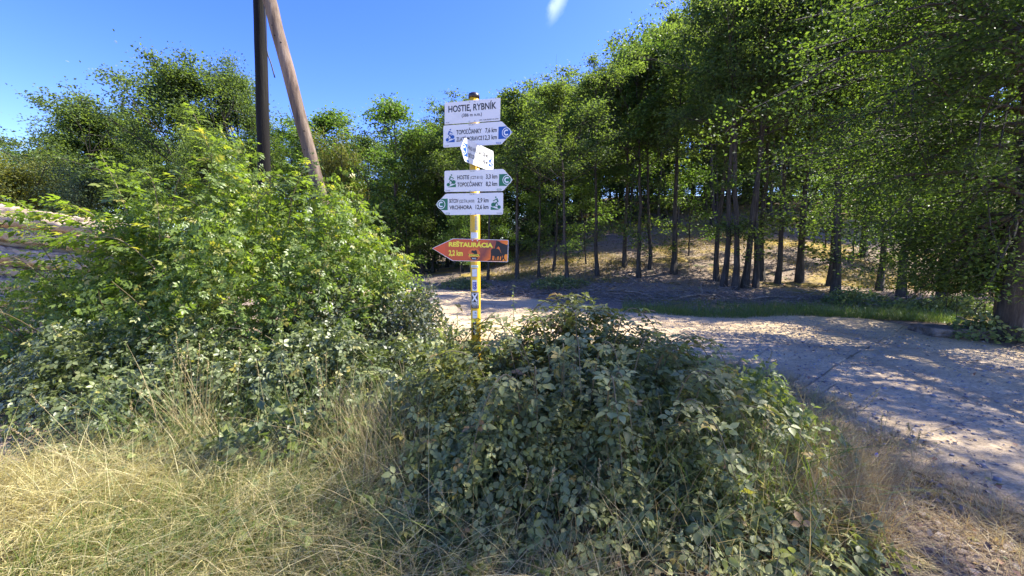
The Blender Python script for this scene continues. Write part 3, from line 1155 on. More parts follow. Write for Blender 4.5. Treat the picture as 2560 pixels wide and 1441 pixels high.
# ------------------------------------------------------------------ log pile
log_specs = []
spots = []
for row in range(11):
    z_, n_, xr = .12 + .180 * row, 3, -5.15 - .12 * row + rng.normal(0, .15)
    for k in range(n_):
        spots.append((xr + rng.uniform(-.25, .25), 6.3 + k * .27 + row * .05 + (row % 2) * .1, z_ + rng.uniform(-.03, .03), row, k))
names = ['bottom', 'second', 'third', 'fourth', 'fifth', 'sixth', 'seventh', 'eighth', 'ninth', 'tenth', 'top']
looks = ['pale barkless log', 'greyish cracked log', 'pinkish weathered log', 'pale split log']
for i, (xr, y_, z_, row, k) in enumerate(spots):
    L_ = rng.uniform(3.4, 4.4)
    r_ = rng.uniform(.085, .125)
    n_ = 40
    t = np.linspace(0, 1, n_)
    slope_ = rng.uniform(.03, .09) + .006 * row + rng.normal(0, .008)
    pts = np.column_stack([xr - L_ * t, y_ + .35 * t + .03 * np.sin(t * 5 + i), z_ + slope_ * L_ * (t - .1)]) + rng.normal(0, .006, (n_, 3))
    rad = r_ * (1 + rng.normal(0, .03, n_)) * (1 - .1 * t)
    V, F = tube(pts, rad, 14)
    # flatten irregularly
    V = V + rng.normal(0, .011, V.shape)
    depth_word = ['front face', 'second row from the front', 'third row from the front', 'back row'][k]
    root = mob('log', V - np.array([xr, y_, z_]), F, M_log, smooth=True, cat='log', group='logs stacked beside the rose bush',
               label='%s in the %s layer of the stack, %s' % (looks[(i * 3 + row) % 4], names[row], depth_word))
    root.location = (xr, y_, z_)
    V, F = tube([(0, 0, 0), (.006, 0, 0)], [rad[0] * .95] * 2, 14)
    e = bpy.data.objects.new('end_grain', mesh_np('end_grain', V, F, M_logend))
    put(e, root)

# ------------------------------------------------------------------ trees


def build_tree(H, cb, R, tr, n_limb, leaves, lsize, tpl, seed, lean=0.0, multi=1, sprays=0, up=.5, sub=4, twig=4, top_open=1.0, cl=.24):
    global rng
    keep_rng = rng
    rng = np.random.default_rng(seed)
    wood = Acc()
    tips = []
    for s in range(multi):
        ang = s * 2.4 + rng.random()
        ln = lean + (.10 * multi if multi > 1 else 0)
        n_ = 12
        t = np.linspace(0, 1, n_)
        bend = np.array([math.cos(ang), math.sin(ang)])
        px_ = bend[0] * ln * H * t ** 1.5 + np.cumsum(rng.normal(0, .012 * H / n_ * 3, n_)) + (bend[0] * .25 if multi > 1 else 0)
        py_ = bend[1] * ln * H * t ** 1.5 + np.cumsum(rng.normal(0, .012 * H / n_ * 3, n_)) + (bend[1] * .25 if multi > 1 else 0)
        px_ -= px_[0] * (multi == 1)
        py_ -= py_[0] * (multi == 1)
        tp = np.column_stack([px_, py_, H * .93 * t - .15])
        rad = tr * (1 - .85 * t) * (1 + .5 * np.exp(-t * 22))
        wood.add(*tube(tp, rad, 10))
        for k in range(n_limb // multi):
            f = cb + (1 - cb) * ((k + rng.random()) / (n_limb // multi)) ** .9
            f = min(f, .98)
            p0_ = np.array([np.interp(f, t, tp[:, i]) for i in range(3)])
            az = k * 2.399 + ang + rng.normal(0, .3)
            q = (f - cb) / (1 - cb)
            prof = math.sin(math.pi * min(.98, .22 + .72 * q)) ** .7 * (1.15 - .35 * q)
            L_ = R * prof * rng.uniform(.5, 1.3)
            el = .25 + .7 * q + rng.normal(0, .12)
            d_ = np.array([math.cos(az) * math.cos(el), math.sin(az) * math.cos(el), math.sin(el)])
            r0 = np.interp(f, t, rad) * .55
            lp = curve_pts(p0_, d_, L_, 6, up * .6, .10)
            wood.add(*tube(lp, np.linspace(r0, r0 * .25, 6), 5, False))
            for m_ in range(sub):
                g_ = rng.uniform(.3, 1.0)
                ps = np.array([np.interp(g_ * 5, np.arange(6), lp[:, i]) for i in range(3)])
                dl = unit((lp[-1] - lp[0])[None])[0]
                ds = dl + rng.normal(0, .75, 3) + np.array([0, 0, .25])
                Ls = L_ * rng.uniform(.28, .5)
                bare = rng.random() > top_open
                sp_ = curve_pts(ps, ds, Ls, 4, .2, .12)
                wood.add(*tube(sp_, np.linspace(r0 * .35, r0 * .12, 4), 4, False))
                for w_ in range(twig):
                    gg = rng.uniform(.35, 1.0)
                    pt_ = np.array([np.interp(gg * 3, np.arange(4), sp_[:, i]) for i in range(3)])
                    dw = unit(ds[None])[0] + rng.normal(0, .8, 3)
                    Lw = Ls * rng.uniform(.3, .6)
                    tw = curve_pts(pt_, dw, Lw, 3, .1, .1)
                    if not bare:
                        wood.add(*tube(tw, [.012, .009, .004], 3, False))
                        tips.append(tw[-1])
                        tips.append(tw[1])
        for k in range(sprays):
            f = rng.uniform(.12, cb)
            p0_ = np.array([np.interp(f, t, tp[:, i]) for i in range(3)])
            az = rng.uniform(0, 6.28)
            lp = curve_pts(p0_, (math.cos(az), math.sin(az), .15), rng.uniform(.5, 1.5), 4, .1, .1)
            wood.add(*tube(lp, np.linspace(.02, .006, 4), 4, False))
            tips += [lp[-1], lp[2], lp[2] + rng.normal(0, .15, 3)]
    tips = np.array(tips)
    idx = rng.integers(0, len(tips), leaves)
    csz = cl * rng.uniform(.6, 1.3, len(tips))
    off = rng.normal(0, 1, (leaves, 3)) * csz[idx][:, None] * np.array([1, 1, .6])
    pos_ = tips[idx] + off
    nrm_ = unit(np.array([0, 0, .75]) + rng.normal(0, .6, (leaves, 3)))
    tip_ = unit(off + rng.normal(0, .4, (leaves, 3)) + np.array([0, 0, -.2]))
    sc2 = lsize * rng.uniform(.65, 1.25, leaves)
    V, F, T = scatter(tpl, pos_, nrm_, tip_, sc2)
    ctint = rng.random(len(tips))
    T = np.clip(.55 * T + .45 * np.repeat(ctint[idx], len(tpl[0])), 0, .999)
    WV, WF, WT = wood.get()
    rng = keep_rng
    return mesh_np('trunk', WV, WF, M_bark, smooth=True), (V, F, T)


VAR = {}


def variant(key, mat, **kw):
    tm, (V, F, T) = build_tree(**kw)
    VAR[key] = (tm, mesh_np('crown', V, F, mat, T), float(np.percentile(V[:, 2], 98.7)), kw['R'])


variant('oakA', M_oak, H=12, cb=.50, R=3.0, tr=.115, n_limb=24, leaves=10500, lsize=.145, tpl=L2, seed=11, sprays=5, top_open=.62)
variant('oakB', M_oak, H=12, cb=.54, R=2.8, tr=.10, n_limb=22, leaves=9000, top_open=.6, lsize=.14, tpl=L2, seed=12, sprays=8, lean=.03)
variant('oakC', M_ash, H=12, cb=.46, R=2.9, tr=.095, n_limb=26, leaves=11000, top_open=.6, lsize=.12, tpl=L2, seed=13, sprays=7, lean=.02)
variant('wide', M_oak, H=13, cb=.22, R=6.0, tr=.26, n_limb=36, leaves=46000, lsize=.17, tpl=L2, seed=14, up=.35, cl=.50, top_open=.85)
variant('airy', M_ash, H=10.5, cb=.28, R=2.6, tr=.11, n_limb=22, leaves=9000, lsize=.15, tpl=L2, seed=15, up=.9, cl=.25)
variant('yellow', M_yel, H=7, cb=.1, R=4.0, tr=.16, n_limb=34, leaves=26000, lsize=.13, tpl=L2, seed=16, up=.9, cl=.4)
variant('grey', M_grey, H=7, cb=.12, R=3.0, tr=.13, n_limb=28, leaves=16000, lsize=.14, tpl=L2, seed=17, up=.5, cl=.4)
variant('round', M_oak, H=12, cb=.18, R=4.6, tr=.2, n_limb=40, leaves=46000, top_open=.86, lsize=.15, tpl=L2, seed=33, up=.25, cl=.34)
variant('lowoak', M_near, H=12, cb=.10, R=2.7, tr=.11, n_limb=40, leaves=22000, top_open=.7, lsize=.11, tpl=L2, seed=31, up=.1)
variant('bushy', M_oak, H=6, cb=.04, R=3.0, tr=.08, n_limb=34, leaves=9000, lsize=.17, tpl=L2, seed=21, up=.3, cl=.4)
variant('sapling', M_ash, H=4, cb=.2, R=1.3, tr=.035, n_limb=14, leaves=2600, lsize=.11, tpl=L2, seed=18, sub=2, twig=2, cl=.2)
variant('tall', M_oak, H=16, cb=.50, R=3.6, tr=.135, n_limb=32, leaves=17000, top_open=.55, lsize=.125, tpl=L2, seed=19, sprays=6)


def tree(key, x, y, H, Rs=1.0, rot=None, label='', group=None, name='oak_tree', trunk_s=None):
    tm, cm, H0, R0 = VAR[key]
    z = float(terrain(x, y))
    root = empty(name, (x, y, z), label, 'tree', group)
    root.rotation_euler = (rng.normal(0, .028), rng.normal(0, .028), rng.uniform(0, 6.28) if rot is None else rot)
    s = H / H0
    root.scale = (s * Rs, s * Rs, s)
    put(bpy.data.objects.new('trunk', tm), root)
    put(bpy.data.objects.new('crown', cm), root)
    return root


def H_for(px, py, x, y):
    r = ray(px, py)
    return CAM_H + y * r.z / r.y - float(terrain(x, y))


# left background trees
for (key, px, pyt, y, Rs, nm, lab) in (
    ('round', 455, 172, 26, 1.05, 'oak_tree', 'tall spreading dark oak left of the utility pole, highest crown on the left'),
    ('round', 590, 178, 28, .62, 'oak_tree', 'narrow-topped dark oak just left of the upright pole'),
    ('round', 185, 262, 30, 1.05, 'broadleaf_tree', 'broad grey-green tree far left against the sky, behind the willow'),
    ('round', 300, 290, 32, .95, 'oak_tree', 'dark round tree filling the gap left of the tall spreading oak'),
    ('yellow', 20, 388, 24, 1.15, 'willow_tree', 'yellowish willow at the far left edge above the log pile'),
    ('grey', 205, 425, 24, .9, 'willow_tree', 'small grey-green willow right of the yellowish willow'),
    ('grey', 120, 400, 27, .8, 'willow_tree', 'small grey-green willow directly behind the yellowish one'),
    ('oakC', 710, 312, 30, 1.35, 'broadleaf_tree', 'mid green tree seen between the upright pole and the leaning strut'),
    ('airy', 815, 282, 27, 1.3, 'broadleaf_tree', 'light green tree with an open top right of the leaning strut'),
    ('yellow', 850, 345, 25, .55, 'broadleaf_tree', 'yellow-green bushy tree low to the right of the leaning strut'),
    ('airy', 975, 252, 24, 1.15, 'broadleaf_tree', 'airy pale tree with sky showing through, left of the signpost'),
    ('oakA', 900, 340, 32, 1.3, 'oak_tree', 'dark oak behind the airy pale tree'),
    ('oakB', 1075, 310, 26, 1.1, 'oak_tree', 'dark oak just left of the sign boards'),
    ('oakC', 1150, 262, 25, 1.15, 'oak_tree', 'green oak rising behind the top board of the signpost'),
    ('round', 520, 340, 22, .9, 'oak_tree', 'low dark oak in front of the tall spreading one'),
    ('oakB', 350, 400, 21, 1.3, 'oak_tree', 'low dark tree behind the rose bush shoots'),
):
    x = (px - 1280) / 1000 * y * 1.0
    rt = (px - 1280) / 1000 / ray(px, pyt).y
    x = rt * y
    tree(key, x, y, H_for(px, pyt, x, y) , Rs, label=lab, name=nm)
# wall of trees behind
k = 0
for px in range(-60, 1260, 62):
    y = 36 + rng.uniform(-2, 5)
    x = (px - 1280) / 1000 * y
    sky = np.interp(px, [0, 60, 300, 650, 800, 1000, 1250], [440, 360, 330, 350, 340, 345, 300])
    tree(('oakA', 'oakB', 'oakC')[k % 3], x, y, H_for(px, sky + rng.uniform(0, 40), x, y), rng.uniform(1.3, 1.7),
         label='round-topped tree in the distant row behind the left-hand trees', group='distant row of trees', name='broadleaf_tree')
    k += 1

# wood on the slope: trunks read from the photograph (px, py of the foot)
SKYP = [900, 1000, 1130, 1250, 1350, 1420, 1500, 1560, 1620, 1680, 1800, 2000, 2600]
SKYY = [330, 315, 262, 235, 228, 195, 172, 135, 70, 20, -60, -160, -300]
front = [
    (1219, 700, 'oakB', 'slim oak with its foot just right of the signpost at the wood edge'),
    (1292, 697, 'oakA', 'oak at the far road edge, first large trunk right of the sign boards'),
    (1347, 694, 'oakC', 'light green oak at the wood edge above the brushwood\'s left end'),
    (1384, 680, 'oakB', 'straight dark oak standing above the left end of the yellow grass'),
    (1419, 709, 'oakB', 'slender oak leaning slightly at the back edge of the brushwood'),
    (1494, 690, 'tall', 'thick double-looking oak trunk in the middle of the wood edge'),
    (1562, 667, 'oakA', 'oak up the slope between the thick trunk and the pale trunk'),
    (1597, 694, 'oakC', 'pale-trunked oak standing on the yellow grass'),
    (1625, 673, 'oakB', 'dark thin oak just right of the pale-trunked oak'),
    (1684, 684, 'oakA', 'oak with flared foot on the sunlit yellow grass'),
    (1791, 702, 'tall', 'leftmost dark trunk of the close clump of tall oaks'),
    (1808, 715, 'tall', 'second trunk of the close clump of tall oaks, thick'),
    (1837, 724, 'tall', 'pale grey middle trunk of the close clump of tall oaks'),
    (1861, 719, 'oakA', 'dark trunk right of the pale grey one in the clump'),
    (1889, 719, 'oakB', 'slightly leaning trunk at the right end of the clump'),
    (1904, 700, 'tall', 'trunk standing just behind the right end of the clump'),
    (1943, 709, 'oakB', 'thin dark trunk alone right of the clump'),
    (1998, 707, 'oakA', 'oak with flared foot above the brushwood\'s right part'),
    (2073, 715, 'oakB', 'thin trunk close beside a thicker leaning one'),
    (2087, 735, 'oakA', 'leaning oak at the right end of the brushwood'),
    (2158, 640, 'oakB', 'oak up the slope with pale ground around its foot'),
    (2197, 727, 'oakC', 'crooked dark trunk on the sunlit grass at right'),
    (2252, 749, 'oakA', 'short-looking dark trunk under the overhanging leaves'),
    (2440, 742, 'lowoak', 'leafy oak filling the gap between the massive trunk and the big near oak'),
    (2352, 756, 'lowoak', 'massive trunk half hidden under the overhanging leaves'),
]
for px, py, key, lab in front:
    x, y = ground_hit(px, py)
    sky = np.interp(px, SKYP, SKYY)
    tree(key, x, y, min(17 if y > 14.5 else 11.5, H_for(px, sky + rng.uniform(-10, 30), x, y)), rng.uniform(.95, 1.2), label=lab)
placed = [ground_hit(a, b_) for a, b_, *_ in front]
cnt = 0
tries = 0
while cnt < 95 and tries < 4000:
    tries += 1
    y = rng.uniform(22, 55)
    x = rng.uniform(-7, 36)
    if x / y > 1.5 or y + abs(x) * .1 < 19:
        continue
    if x > 2.5 and y < 27.5:
        continue
    if min((x - a) ** 2 + (y - b_) ** 2 for a, b_ in placed) < 2.3 ** 2:
        continue
    placed.append((x, y))
    px = 1280 + 1000 * x / y
    sky = np.interp(px, SKYP, SKYY)
    Hh_ = min(15, H_for(px, sky + rng.uniform(5, 60), x, y))
    tree(('oakA', 'oakB', 'oakC', 'oakB')[cnt % 4], x, y, max(6, Hh_), rng.uniform(.9, 1.25),
         label='straight dark trunk standing deeper in the wood on the slope', group='oaks deeper in the wood')
    cnt += 1
for k in range(60):
    y = (31, 40, 50)[k % 3] + rng.uniform(0, 8)
    x = -24 + k * 1.4 + rng.normal(0, .6)
    tree('bushy', x, y, rng.uniform(5.0, 7.8) + (3.5 if k % 3 == 2 else 0), rng.uniform(.9, 1.3), label='dark bushy undergrowth tree closing the view far back between the trunks', group='bushy trees far back in the wood', name='bushy_tree')
for k in range(10):
    y = 27 + rng.uniform(-2, 3)
    x = -17 + k * 1.7 + rng.normal(0, .4)
    tree('bushy', x, y, rng.uniform(3, 5), rng.uniform(.9, 1.2), label='dark bush closing the gap beyond the end of the track', group='bushes beyond the end of the track', name='bushy_tree')
sap = [(1330, 640, 'leafy sapling in the shade between trunks right of the signpost'), (1150, 690, 'small leafy sapling in the dark wood left of the post'), (1465, 660, 'sapling left of the thick double-looking trunk'),
       (1240, 670, 'sapling directly behind the orange arrow board'), (2130, 640, 'bright sapling up the slope right of the leaning oak'), (2060, 620, 'bright sapling behind the thin trunk pair'), (2290, 700, 'bright sapling under the overhanging leaves'), (1720, 640, 'sapling on the slope left of the clump'), (2230, 640, 'small sapling on the pale slope'),
       (1020, 690, 'sapling at the mouth of the track by the rose bush'), (1095, 670, 'sapling behind the track in deep shade'), (2420, 740, 'sapling in shade beside the massive trunk')]
for px, py, lab in sap:
    x, y = ground_hit(px, py)
    y = min(y, 30)
    x = (px - 1280) / 1000 * y
    tree('sapling', x, y, rng.uniform(3.2, 5), rng.uniform(1, 1.4), label=lab, name='sapling')

# the big near oak on the right, boughs over the road, some added to shade brambles and road
S_ = S
near_root = empty('oak_tree', (8.85, 7.0, 0), 'big near oak at the right edge, boughs hanging over the gravel road', 'tree')
wood = Acc()
n_ = 10
t = np.linspace(0, 1, n_)
tp = np.column_stack([8.85 - .15 * t, 7.0 - .3 * t, -.2 + 10.2 * t]) + rng.normal(0, .03, (n_, 3))
rad = np.interp(t, [0, .05, .2, 1], [.21, .165, .15, .07])
wood.add(*tube(tp, rad, 14))
tips = []
ctr_ = np.array([8.5, 4.5, 7.2])
rad_ = np.array([4.8, 3.6, 3.9])


def bough(p0_, tgt, r0, n_sub=7, n_tw=6):
    d_ = tgt - p0_
    L_ = np.linalg.norm(d_)
    tt_ = np.linspace(0, 1, 8)
    lp = p0_[None] * (1 - tt_)[:, None] + tgt[None] * tt_[:, None]
    lp[:, 2] += .10 * L_ * np.sin(tt_ * math.pi)
    lp[1:] += rng.normal(0, .04 * L_ / 3, (7, 3))
    wood.add(*tube(lp, np.linspace(r0, r0 * .2, 8), 7, False))
    for m_ in range(n_sub):
        g_ = rng.uniform(.30, 1.0)
        ps = np.array([np.interp(g_ * 7, np.arange(8), lp[:, i]) for i in range(3)])
        ds = unit(d_[None])[0] * .8 + rng.normal(0, .6, 3) + np.array([0, 0, -.15])
        Ls = rng.uniform(.8, 1.6)
        bare = rng.random() < .28
        sp_ = curve_pts(ps, ds, Ls, 5, -.35, .12)
        if bare:
            continue
        wood.add(*tube(sp_, np.linspace(.013, .005, 5), 4, False))
        for w_ in range(n_tw):
            gg = rng.uniform(.2, 1.0)
            pt_ = np.array([np.interp(gg * 4, np.arange(5), sp_[:, i]) for i in range(3)])
            tw = curve_pts(pt_, unit(ds[None])[0] + rng.normal(0, .8, 3), rng.uniform(.25, .6), 3, -.3, .1)
            wood.add(*tube(tw, [.004, .003, .002], 3, False))
            if not bare:
                tips.append(tw[-1])
                tips.append(tw[1])


# boughs to targets spread through the crown
for k in range(46):
    v = unit(rng.normal(0, 1, 3)[None])[0]
    r_ = rng.uniform(.55, 1.0)
    tgt = ctr_ + v * rad_ * r_
    if tgt[2] < 3.2:
        tgt[2] = 3.2 + rng.random()
    bough(np.array([8.65, 6.9, max(2.6, min(8.8, tgt[2] - rng.uniform(.3, 2.0)))]), tgt, rng.uniform(.05, .11))
# unseen upper boughs, added so their shade falls on brambles and road
for (gx_, gy_, gz_) in ((-.5, 1.9, 6.6), (-.9, 2.1, 6.2), (-.2, 1.6, 7.0), (.3, 2.0, 6.4), (-1.1, 1.6, 7.2), (.6, 1.5, 6.8), (.1, 2.6, 6.0), (-.4, 2.4, 7.4), (5.0, 4.0, 5.6), (6.0, 4.3, 5.0), (5.6, 3.1, 5.5), (4.6, 2.9, 5.8), (4.0, 2.1, 6.2), (6.6, 5.4, 5.0), (4.2, 3.8, 5.4), (5.2, 5.2, 5.2), (3.4, 4.6, 5.6)):
    tk_ = gz_ / S.z
    bough(np.array([8.7, 6.85, 7.0]), np.array([gx_ + S.x * tk_, gy_ + S.y * tk_, gz_ + .3]), .07, 8, 6)
# low drooping boughs seen at the right of the picture
for (px, py, yy) in ((2180, 440, 7.5), (2330, 560, 7.6), (2050, 330, 7.2), (2350, 620, 7.4), (2430, 500, 6.6), (2330, 400, 6.8), (2180, 250, 6.5), (2050, 180, 6.6), (2450, 300, 6.0), (2530, 600, 6.4),
                     (2300, 480, 7.9), (2420, 600, 7.6), (2440, 660, 7.9), (2500, 450, 8.0), (2100, 420, 7.6), (2000, 250, 8.0), (2500, 200, 6.8), (2300, 130, 7.0), (2540, 700, 7.6), (2460, 720, 7.9), (2500, 660, 7.2), (2400, 700, 8.3), (2350, 660, 8.2), (2440, 620, 8.0), (2550, 640, 7.0), (2300, 610, 8.4), (2160, 330, 7.8), (2080, 380, 7.5), (2380, 650, 7.7), (2460, 690, 7.4), (2380, 560, 7.6), (2530, 480, 7.4), (2540, 380, 7.2), (2030, 120, 7.5), (1980, 60, 6.8), (2250, 30, 6.0), (2420, 100, 6.0), (2350, 250, 6.2), (2240, 450, 6.6)):
    bough(np.array([8.65, 6.9, max(2.2, at(px, py, yy)[2] + rng.uniform(-.4, .8))]), at(px, py, yy), .05, 8, 6)
WV, WF, WT = wood.get()
mob('trunk', WV, WF, M_bark, near_root, smooth=True)
tips = np.array(tips)
# gaps cut in the crown so sun flecks land on chosen ground patches
tk = (tips[:, 2] - .4) / S.z
gxy = tips[:, :2] - tk[:, None] * np.array([S.x, S.y])[None]
opn = np.zeros(len(tips), bool)
for (a_, b_, ra, rb) in ((1.9, 3.25, .75, .5), (2.45, 2.75, .5, .28), (3.0, 2.1, .7, .25), (3.5, 1.8, .6, .2), (-.85, 3.1, .6, .6), (3.9, 3.2, .5, .18), (4.6, 4.6, .9, .16), (6.2, 5.6, .8, .14), (5.2, 3.6, .5, .12), (3.4, 5.6, .7, .12)):
    opn |= ((gxy[:, 0] - a_) / ra) ** 2 + ((gxy[:, 1] - b_) / rb) ** 2 < 1
opn |= (tips[:, 2] > 6.3) & (np.sin(tips[:, 0] * 2.3 + tips[:, 2] * 1.7) * np.sin(tips[:, 1] * 2.1) > .25)
tips = tips[~opn]
idx = rng.integers(0, len(tips), 100000)
off = rng.normal(0, 1, (100000, 3)) * np.array([.17, .17, .10])
pos = tips[idx] + off
keep = (pos[:, 2] > np.where(pos[:, 1] > 5.2, .75, 1.9)) & (np.hypot(pos[:, 0], pos[:, 1]) > 3.0)
pos, off, idx = pos[keep], off[keep], idx[keep]
nn = len(pos)
V, F, T = scatter(L4, pos, unit(np.array([0, 0, .8]) + rng.normal(0, .55, (nn, 3))), off + rng.normal(0, .1, (nn, 3)), .062 * rng.uniform(.7, 1.3, nn))
mob('crown', V, F, M_near, near_root, tint=T)
# slim tree beside it
tree('oakC', *ground_hit(2489, 823), 5.5, .8, label='slim young tree directly left of the big near oak')
# its neighbour beside the road: outside the picture, it throws the shade on the near part of the road
tree('tall', 12.2, 3.4, 10.5, 1.25, label='oak beside the road to the right of the big near oak')

# ------------------------------------------------------------------ shrubs and brambles


def mound_pts(mounds, n, power=.35, zmin=.05):
    w = np.array([m_[2] * m_[3] * (m_[4] + .4) for m_ in mounds])
    pick = rng.choice(len(mounds), n, p=w / w.sum())
    M_ = np.array(mounds)[pick]
    a = rng.uniform(0, 2 * math.pi, n)
    r = np.sqrt(rng.random(n)) * .99
    x = M_[:, 0] + r * np.cos(a) * M_[:, 2]
    y = M_[:, 1] + r * np.sin(a) * M_[:, 3]
    Hm = np.zeros(n)
    for m_ in mounds:
        d2 = ((x - m_[0]) / m_[2]) ** 2 + ((y - m_[1]) / m_[3]) ** 2
        Hm = np.maximum(Hm, m_[4] * np.clip(1 - d2, 0, 1) ** .5)
    Hm *= 1 + .17 * np.sin(x * 5.1 + 1.3 * y) + .13 * np.sin(y * 6.3 - x * 2.2) + .14 * np.sin(x * 11.3 + y * 7.1) * np.sin(y * 9 - x * 4) + rng.normal(0, .05, n)
    z = Hm * rng.random(n) ** power + rng.normal(0, .03, n)
    nr = np.stack([r * np.cos(a) * .9, r * np.sin(a) * .9, np.full(n, .75)], 1)
    ok = z > zmin
    return np.stack([x, y, z], 1)[ok], nr[ok]


def scat_leaves(tpl, P, nr, size, nj=.5, droop=-.25):
    n = len(P)
    nrm_ = unit(nr + rng.normal(0, nj, (n, 3)))
    tip_ = unit(nr * np.array([1, 1, 0]) + rng.normal(0, .7, (n, 3)) + np.array([0, 0, droop]))
    return nrm_, tip_, size * rng.uniform(.6, 1.3, n)


def thicket(name, label, cat, mounds, n, tpl, size, mat, n_ind, extra_canes=(), power=.35, nj=.5, base_z=0, canes=30, cane_mat=None, cane_r=.005, extra_pts=None, group=None):
    cx_ = float(np.mean([m_[0] for m_ in mounds]))
    cy_ = float(np.mean([m_[1] for m_ in mounds]))
    root = empty(name, (cx_, cy_, base_z), label, cat, group)
    P, nr = mound_pts(mounds, n, power)
    nrm_, tip_, s_ = scat_leaves(tpl, P, nr, size, nj)
    cw = Acc()
    for k in range(canes):
        m_ = mounds[k % len(mounds)]
        a = rng.uniform(0, 6.28)
        p0_ = np.array([m_[0] + rng.normal(0, m_[2] * .3), m_[1] + rng.normal(0, m_[3] * .3), 0])
        lp = curve_pts(p0_, (math.cos(a) * .7, math.sin(a) * .7, 1.6), m_[4] * rng.uniform(.8, 1.25), 9, -1.0, .08)
        lp[:, 2] = np.maximum(lp[:, 2], 0)
        cw.add(*tube(lp, np.linspace(cane_r, cane_r * .5, 9), 5, False))
    EP = []
    for (pts, lsz, step) in extra_canes:
        pl = spline(pts, 24)
        cw.add(*tube(pl, np.linspace(cane_r * 1.1, cane_r * .4, 24), 5, False))
        seg = np.concatenate([[0], np.cumsum(np.linalg.norm(np.diff(pl, axis=0), axis=1))])
        d_ = np.arange(step, seg[-1] + step, step)
        side = 1
        for q in d_:
            q = min(q, seg[-1])
            c_ = np.array([np.interp(q, seg, pl[:, i]) for i in range(3)])
            q2 = min(q + .02, seg[-1])
            tg = np.array([np.interp(q2, seg, pl[:, i]) - np.interp(q2 - .04, seg, pl[:, i]) for i in range(3)])
            tg = tg / max(np.linalg.norm(tg), 1e-6)
            for rep in range(2):
                side = -side
                sd = np.cross(tg, (0, 0, 1.0))
                sd = sd / max(np.linalg.norm(sd), 1e-6)
                aa = rng.uniform(0, 6.28) if abs(tg[2]) > .7 else 0
                if abs(tg[2]) > .7:
                    sd = np.array([math.cos(aa), math.sin(aa), 0])
                tipd = sd * side + tg * .6 + rng.normal(0, .25, 3) + np.array([0, 0, .1])
                EP.append((c_, unit((np.array([0, 0, 1.]) + tg * .2 + rng.normal(0, .3, 3))[None])[0], tipd, lsz * rng.uniform(.75, 1.15) * (1 if q < seg[-1] * .85 else .65)))
    if EP:
        P = np.concatenate([P, np.array([e[0] for e in EP])])
        nrm_ = np.concatenate([nrm_, np.array([e[1] for e in EP])])
        tip_ = np.concatenate([tip_, np.array([e[2] for e in EP])])
        s_ = np.concatenate([s_, np.array([e[3] for e in EP])])
    P = P + np.array([0, 0, base_z])
    # largest and best-seen leaves become single objects
    dist = np.linalg.norm(P - np.array([0, 0, CAM_H]), axis=1)
    score = s_ / dist * (1 + .25 * rng.random(len(P)))
    if n_ind:
        # only leaves near the surface facing the camera
        surf = score * (1 + .35 * P[:, 2])
        order = np.argsort(-surf)
        ind, rest = order[:n_ind], order[n_ind:]
    else:
        ind, rest = np.array([], int), np.arange(len(P))
    V, F, T = scatter(tpl, P[rest], nrm_[rest], tip_[rest], s_[rest])
    mob('foliage', V, F, mat, root, tint=T, kind='stuff')
    if len(ind):
        lm = [mesh_np('leaf', tpl[0] * np.array([1, 1, k_]), tpl[1], mat, np.full(len(tpl[0]), .0)) for k_ in (1, 2.2, .3)]
        Rm = frames(nrm_[ind], tip_[ind])
        L0 = np.array(root.location)
        for k_, i_ in enumerate(ind):
            o_ = bpy.data.objects.new('leaf', lm[k_ % 3])
            M4 = Matrix.Identity(4)
            R3 = Matrix([[float(v) for v in row] for row in Rm[k_]])
            M4 = Matrix.Translation(Vector(P[i_] - L0)) @ R3.to_4x4() @ Matrix.Scale(float(s_[i_]), 4)
            o_.matrix_basis = M4
            put(o_, root)
    if cw.n:
        V, F, T = cw.get()
        mob('canes', V, F, cane_mat or M_twig, root, smooth=True, kind='stuff')
    return root


# wild rose bush
shoots = []
for pts in (
    [(500, 560, 5.1), (520, 480, 5.1), (530, 400, 5.05), (505, 330, 5.0), (480, 275, 4.95)],
    [(330, 600, 4.9), (310, 510, 4.9), (275, 430, 4.9), (250, 385, 4.9)],
    [(400, 600, 4.6), (395, 520, 4.6), (380, 450, 4.6), (350, 420, 4.5)],
    [(430, 540, 4.8), (440, 470, 4.8), (460, 420, 4.8)],
    [(560, 560, 5.0), (570, 490, 5.0), (600, 440, 5.0)],
    [(640, 560, 5.0), (650, 500, 5.0), (700, 460, 5.0), (740, 440, 5.0)],
    [(720, 560, 5.0), (735, 480, 5.0), (760, 420, 5.0), (765, 395, 5.0)],
    [(880, 560, 5.1), (900, 520, 5.1), (925, 545, 5.1)],
    [(900, 600, 5.0), (950, 610, 5.0), (975, 660, 4.9), (985, 720, 4.9)],
    [(120, 620, 5.0), (60, 560, 5.0), (20, 530, 5.0)],
    [(300, 640, 4.7), (220, 570, 4.7), (150, 540, 4.6), (60, 540, 4.6)],
    [(420, 700, 4.5), (300, 600, 4.4), (180, 600, 4.4), (90, 590, 4.3)],
    [(260, 720, 4.8), (180, 640, 4.7), (110, 560, 4.7), (40, 500, 4.7)],
    [(200, 760, 4.7), (120, 700, 4.6), (50, 650, 4.5), (10, 640, 4.5)],
    [(330, 640, 5.0), (260, 560, 5.0), (200, 520, 5.0), (120, 505, 5.0)],
    [(160, 700, 4.8), (90, 600, 4.8), (30, 570, 4.8)],
    [(540, 600, 4.7), (500, 520, 4.7), (470, 500, 4.7)],
    [(760, 600, 4.8), (800, 540, 4.8), (850, 530, 4.8)],
    [(820, 560, 5.2), (830, 500, 5.2), (815, 470, 5.2)],
):
    shoots.append(([tuple(at(*p)) for p in pts], .24, .045))
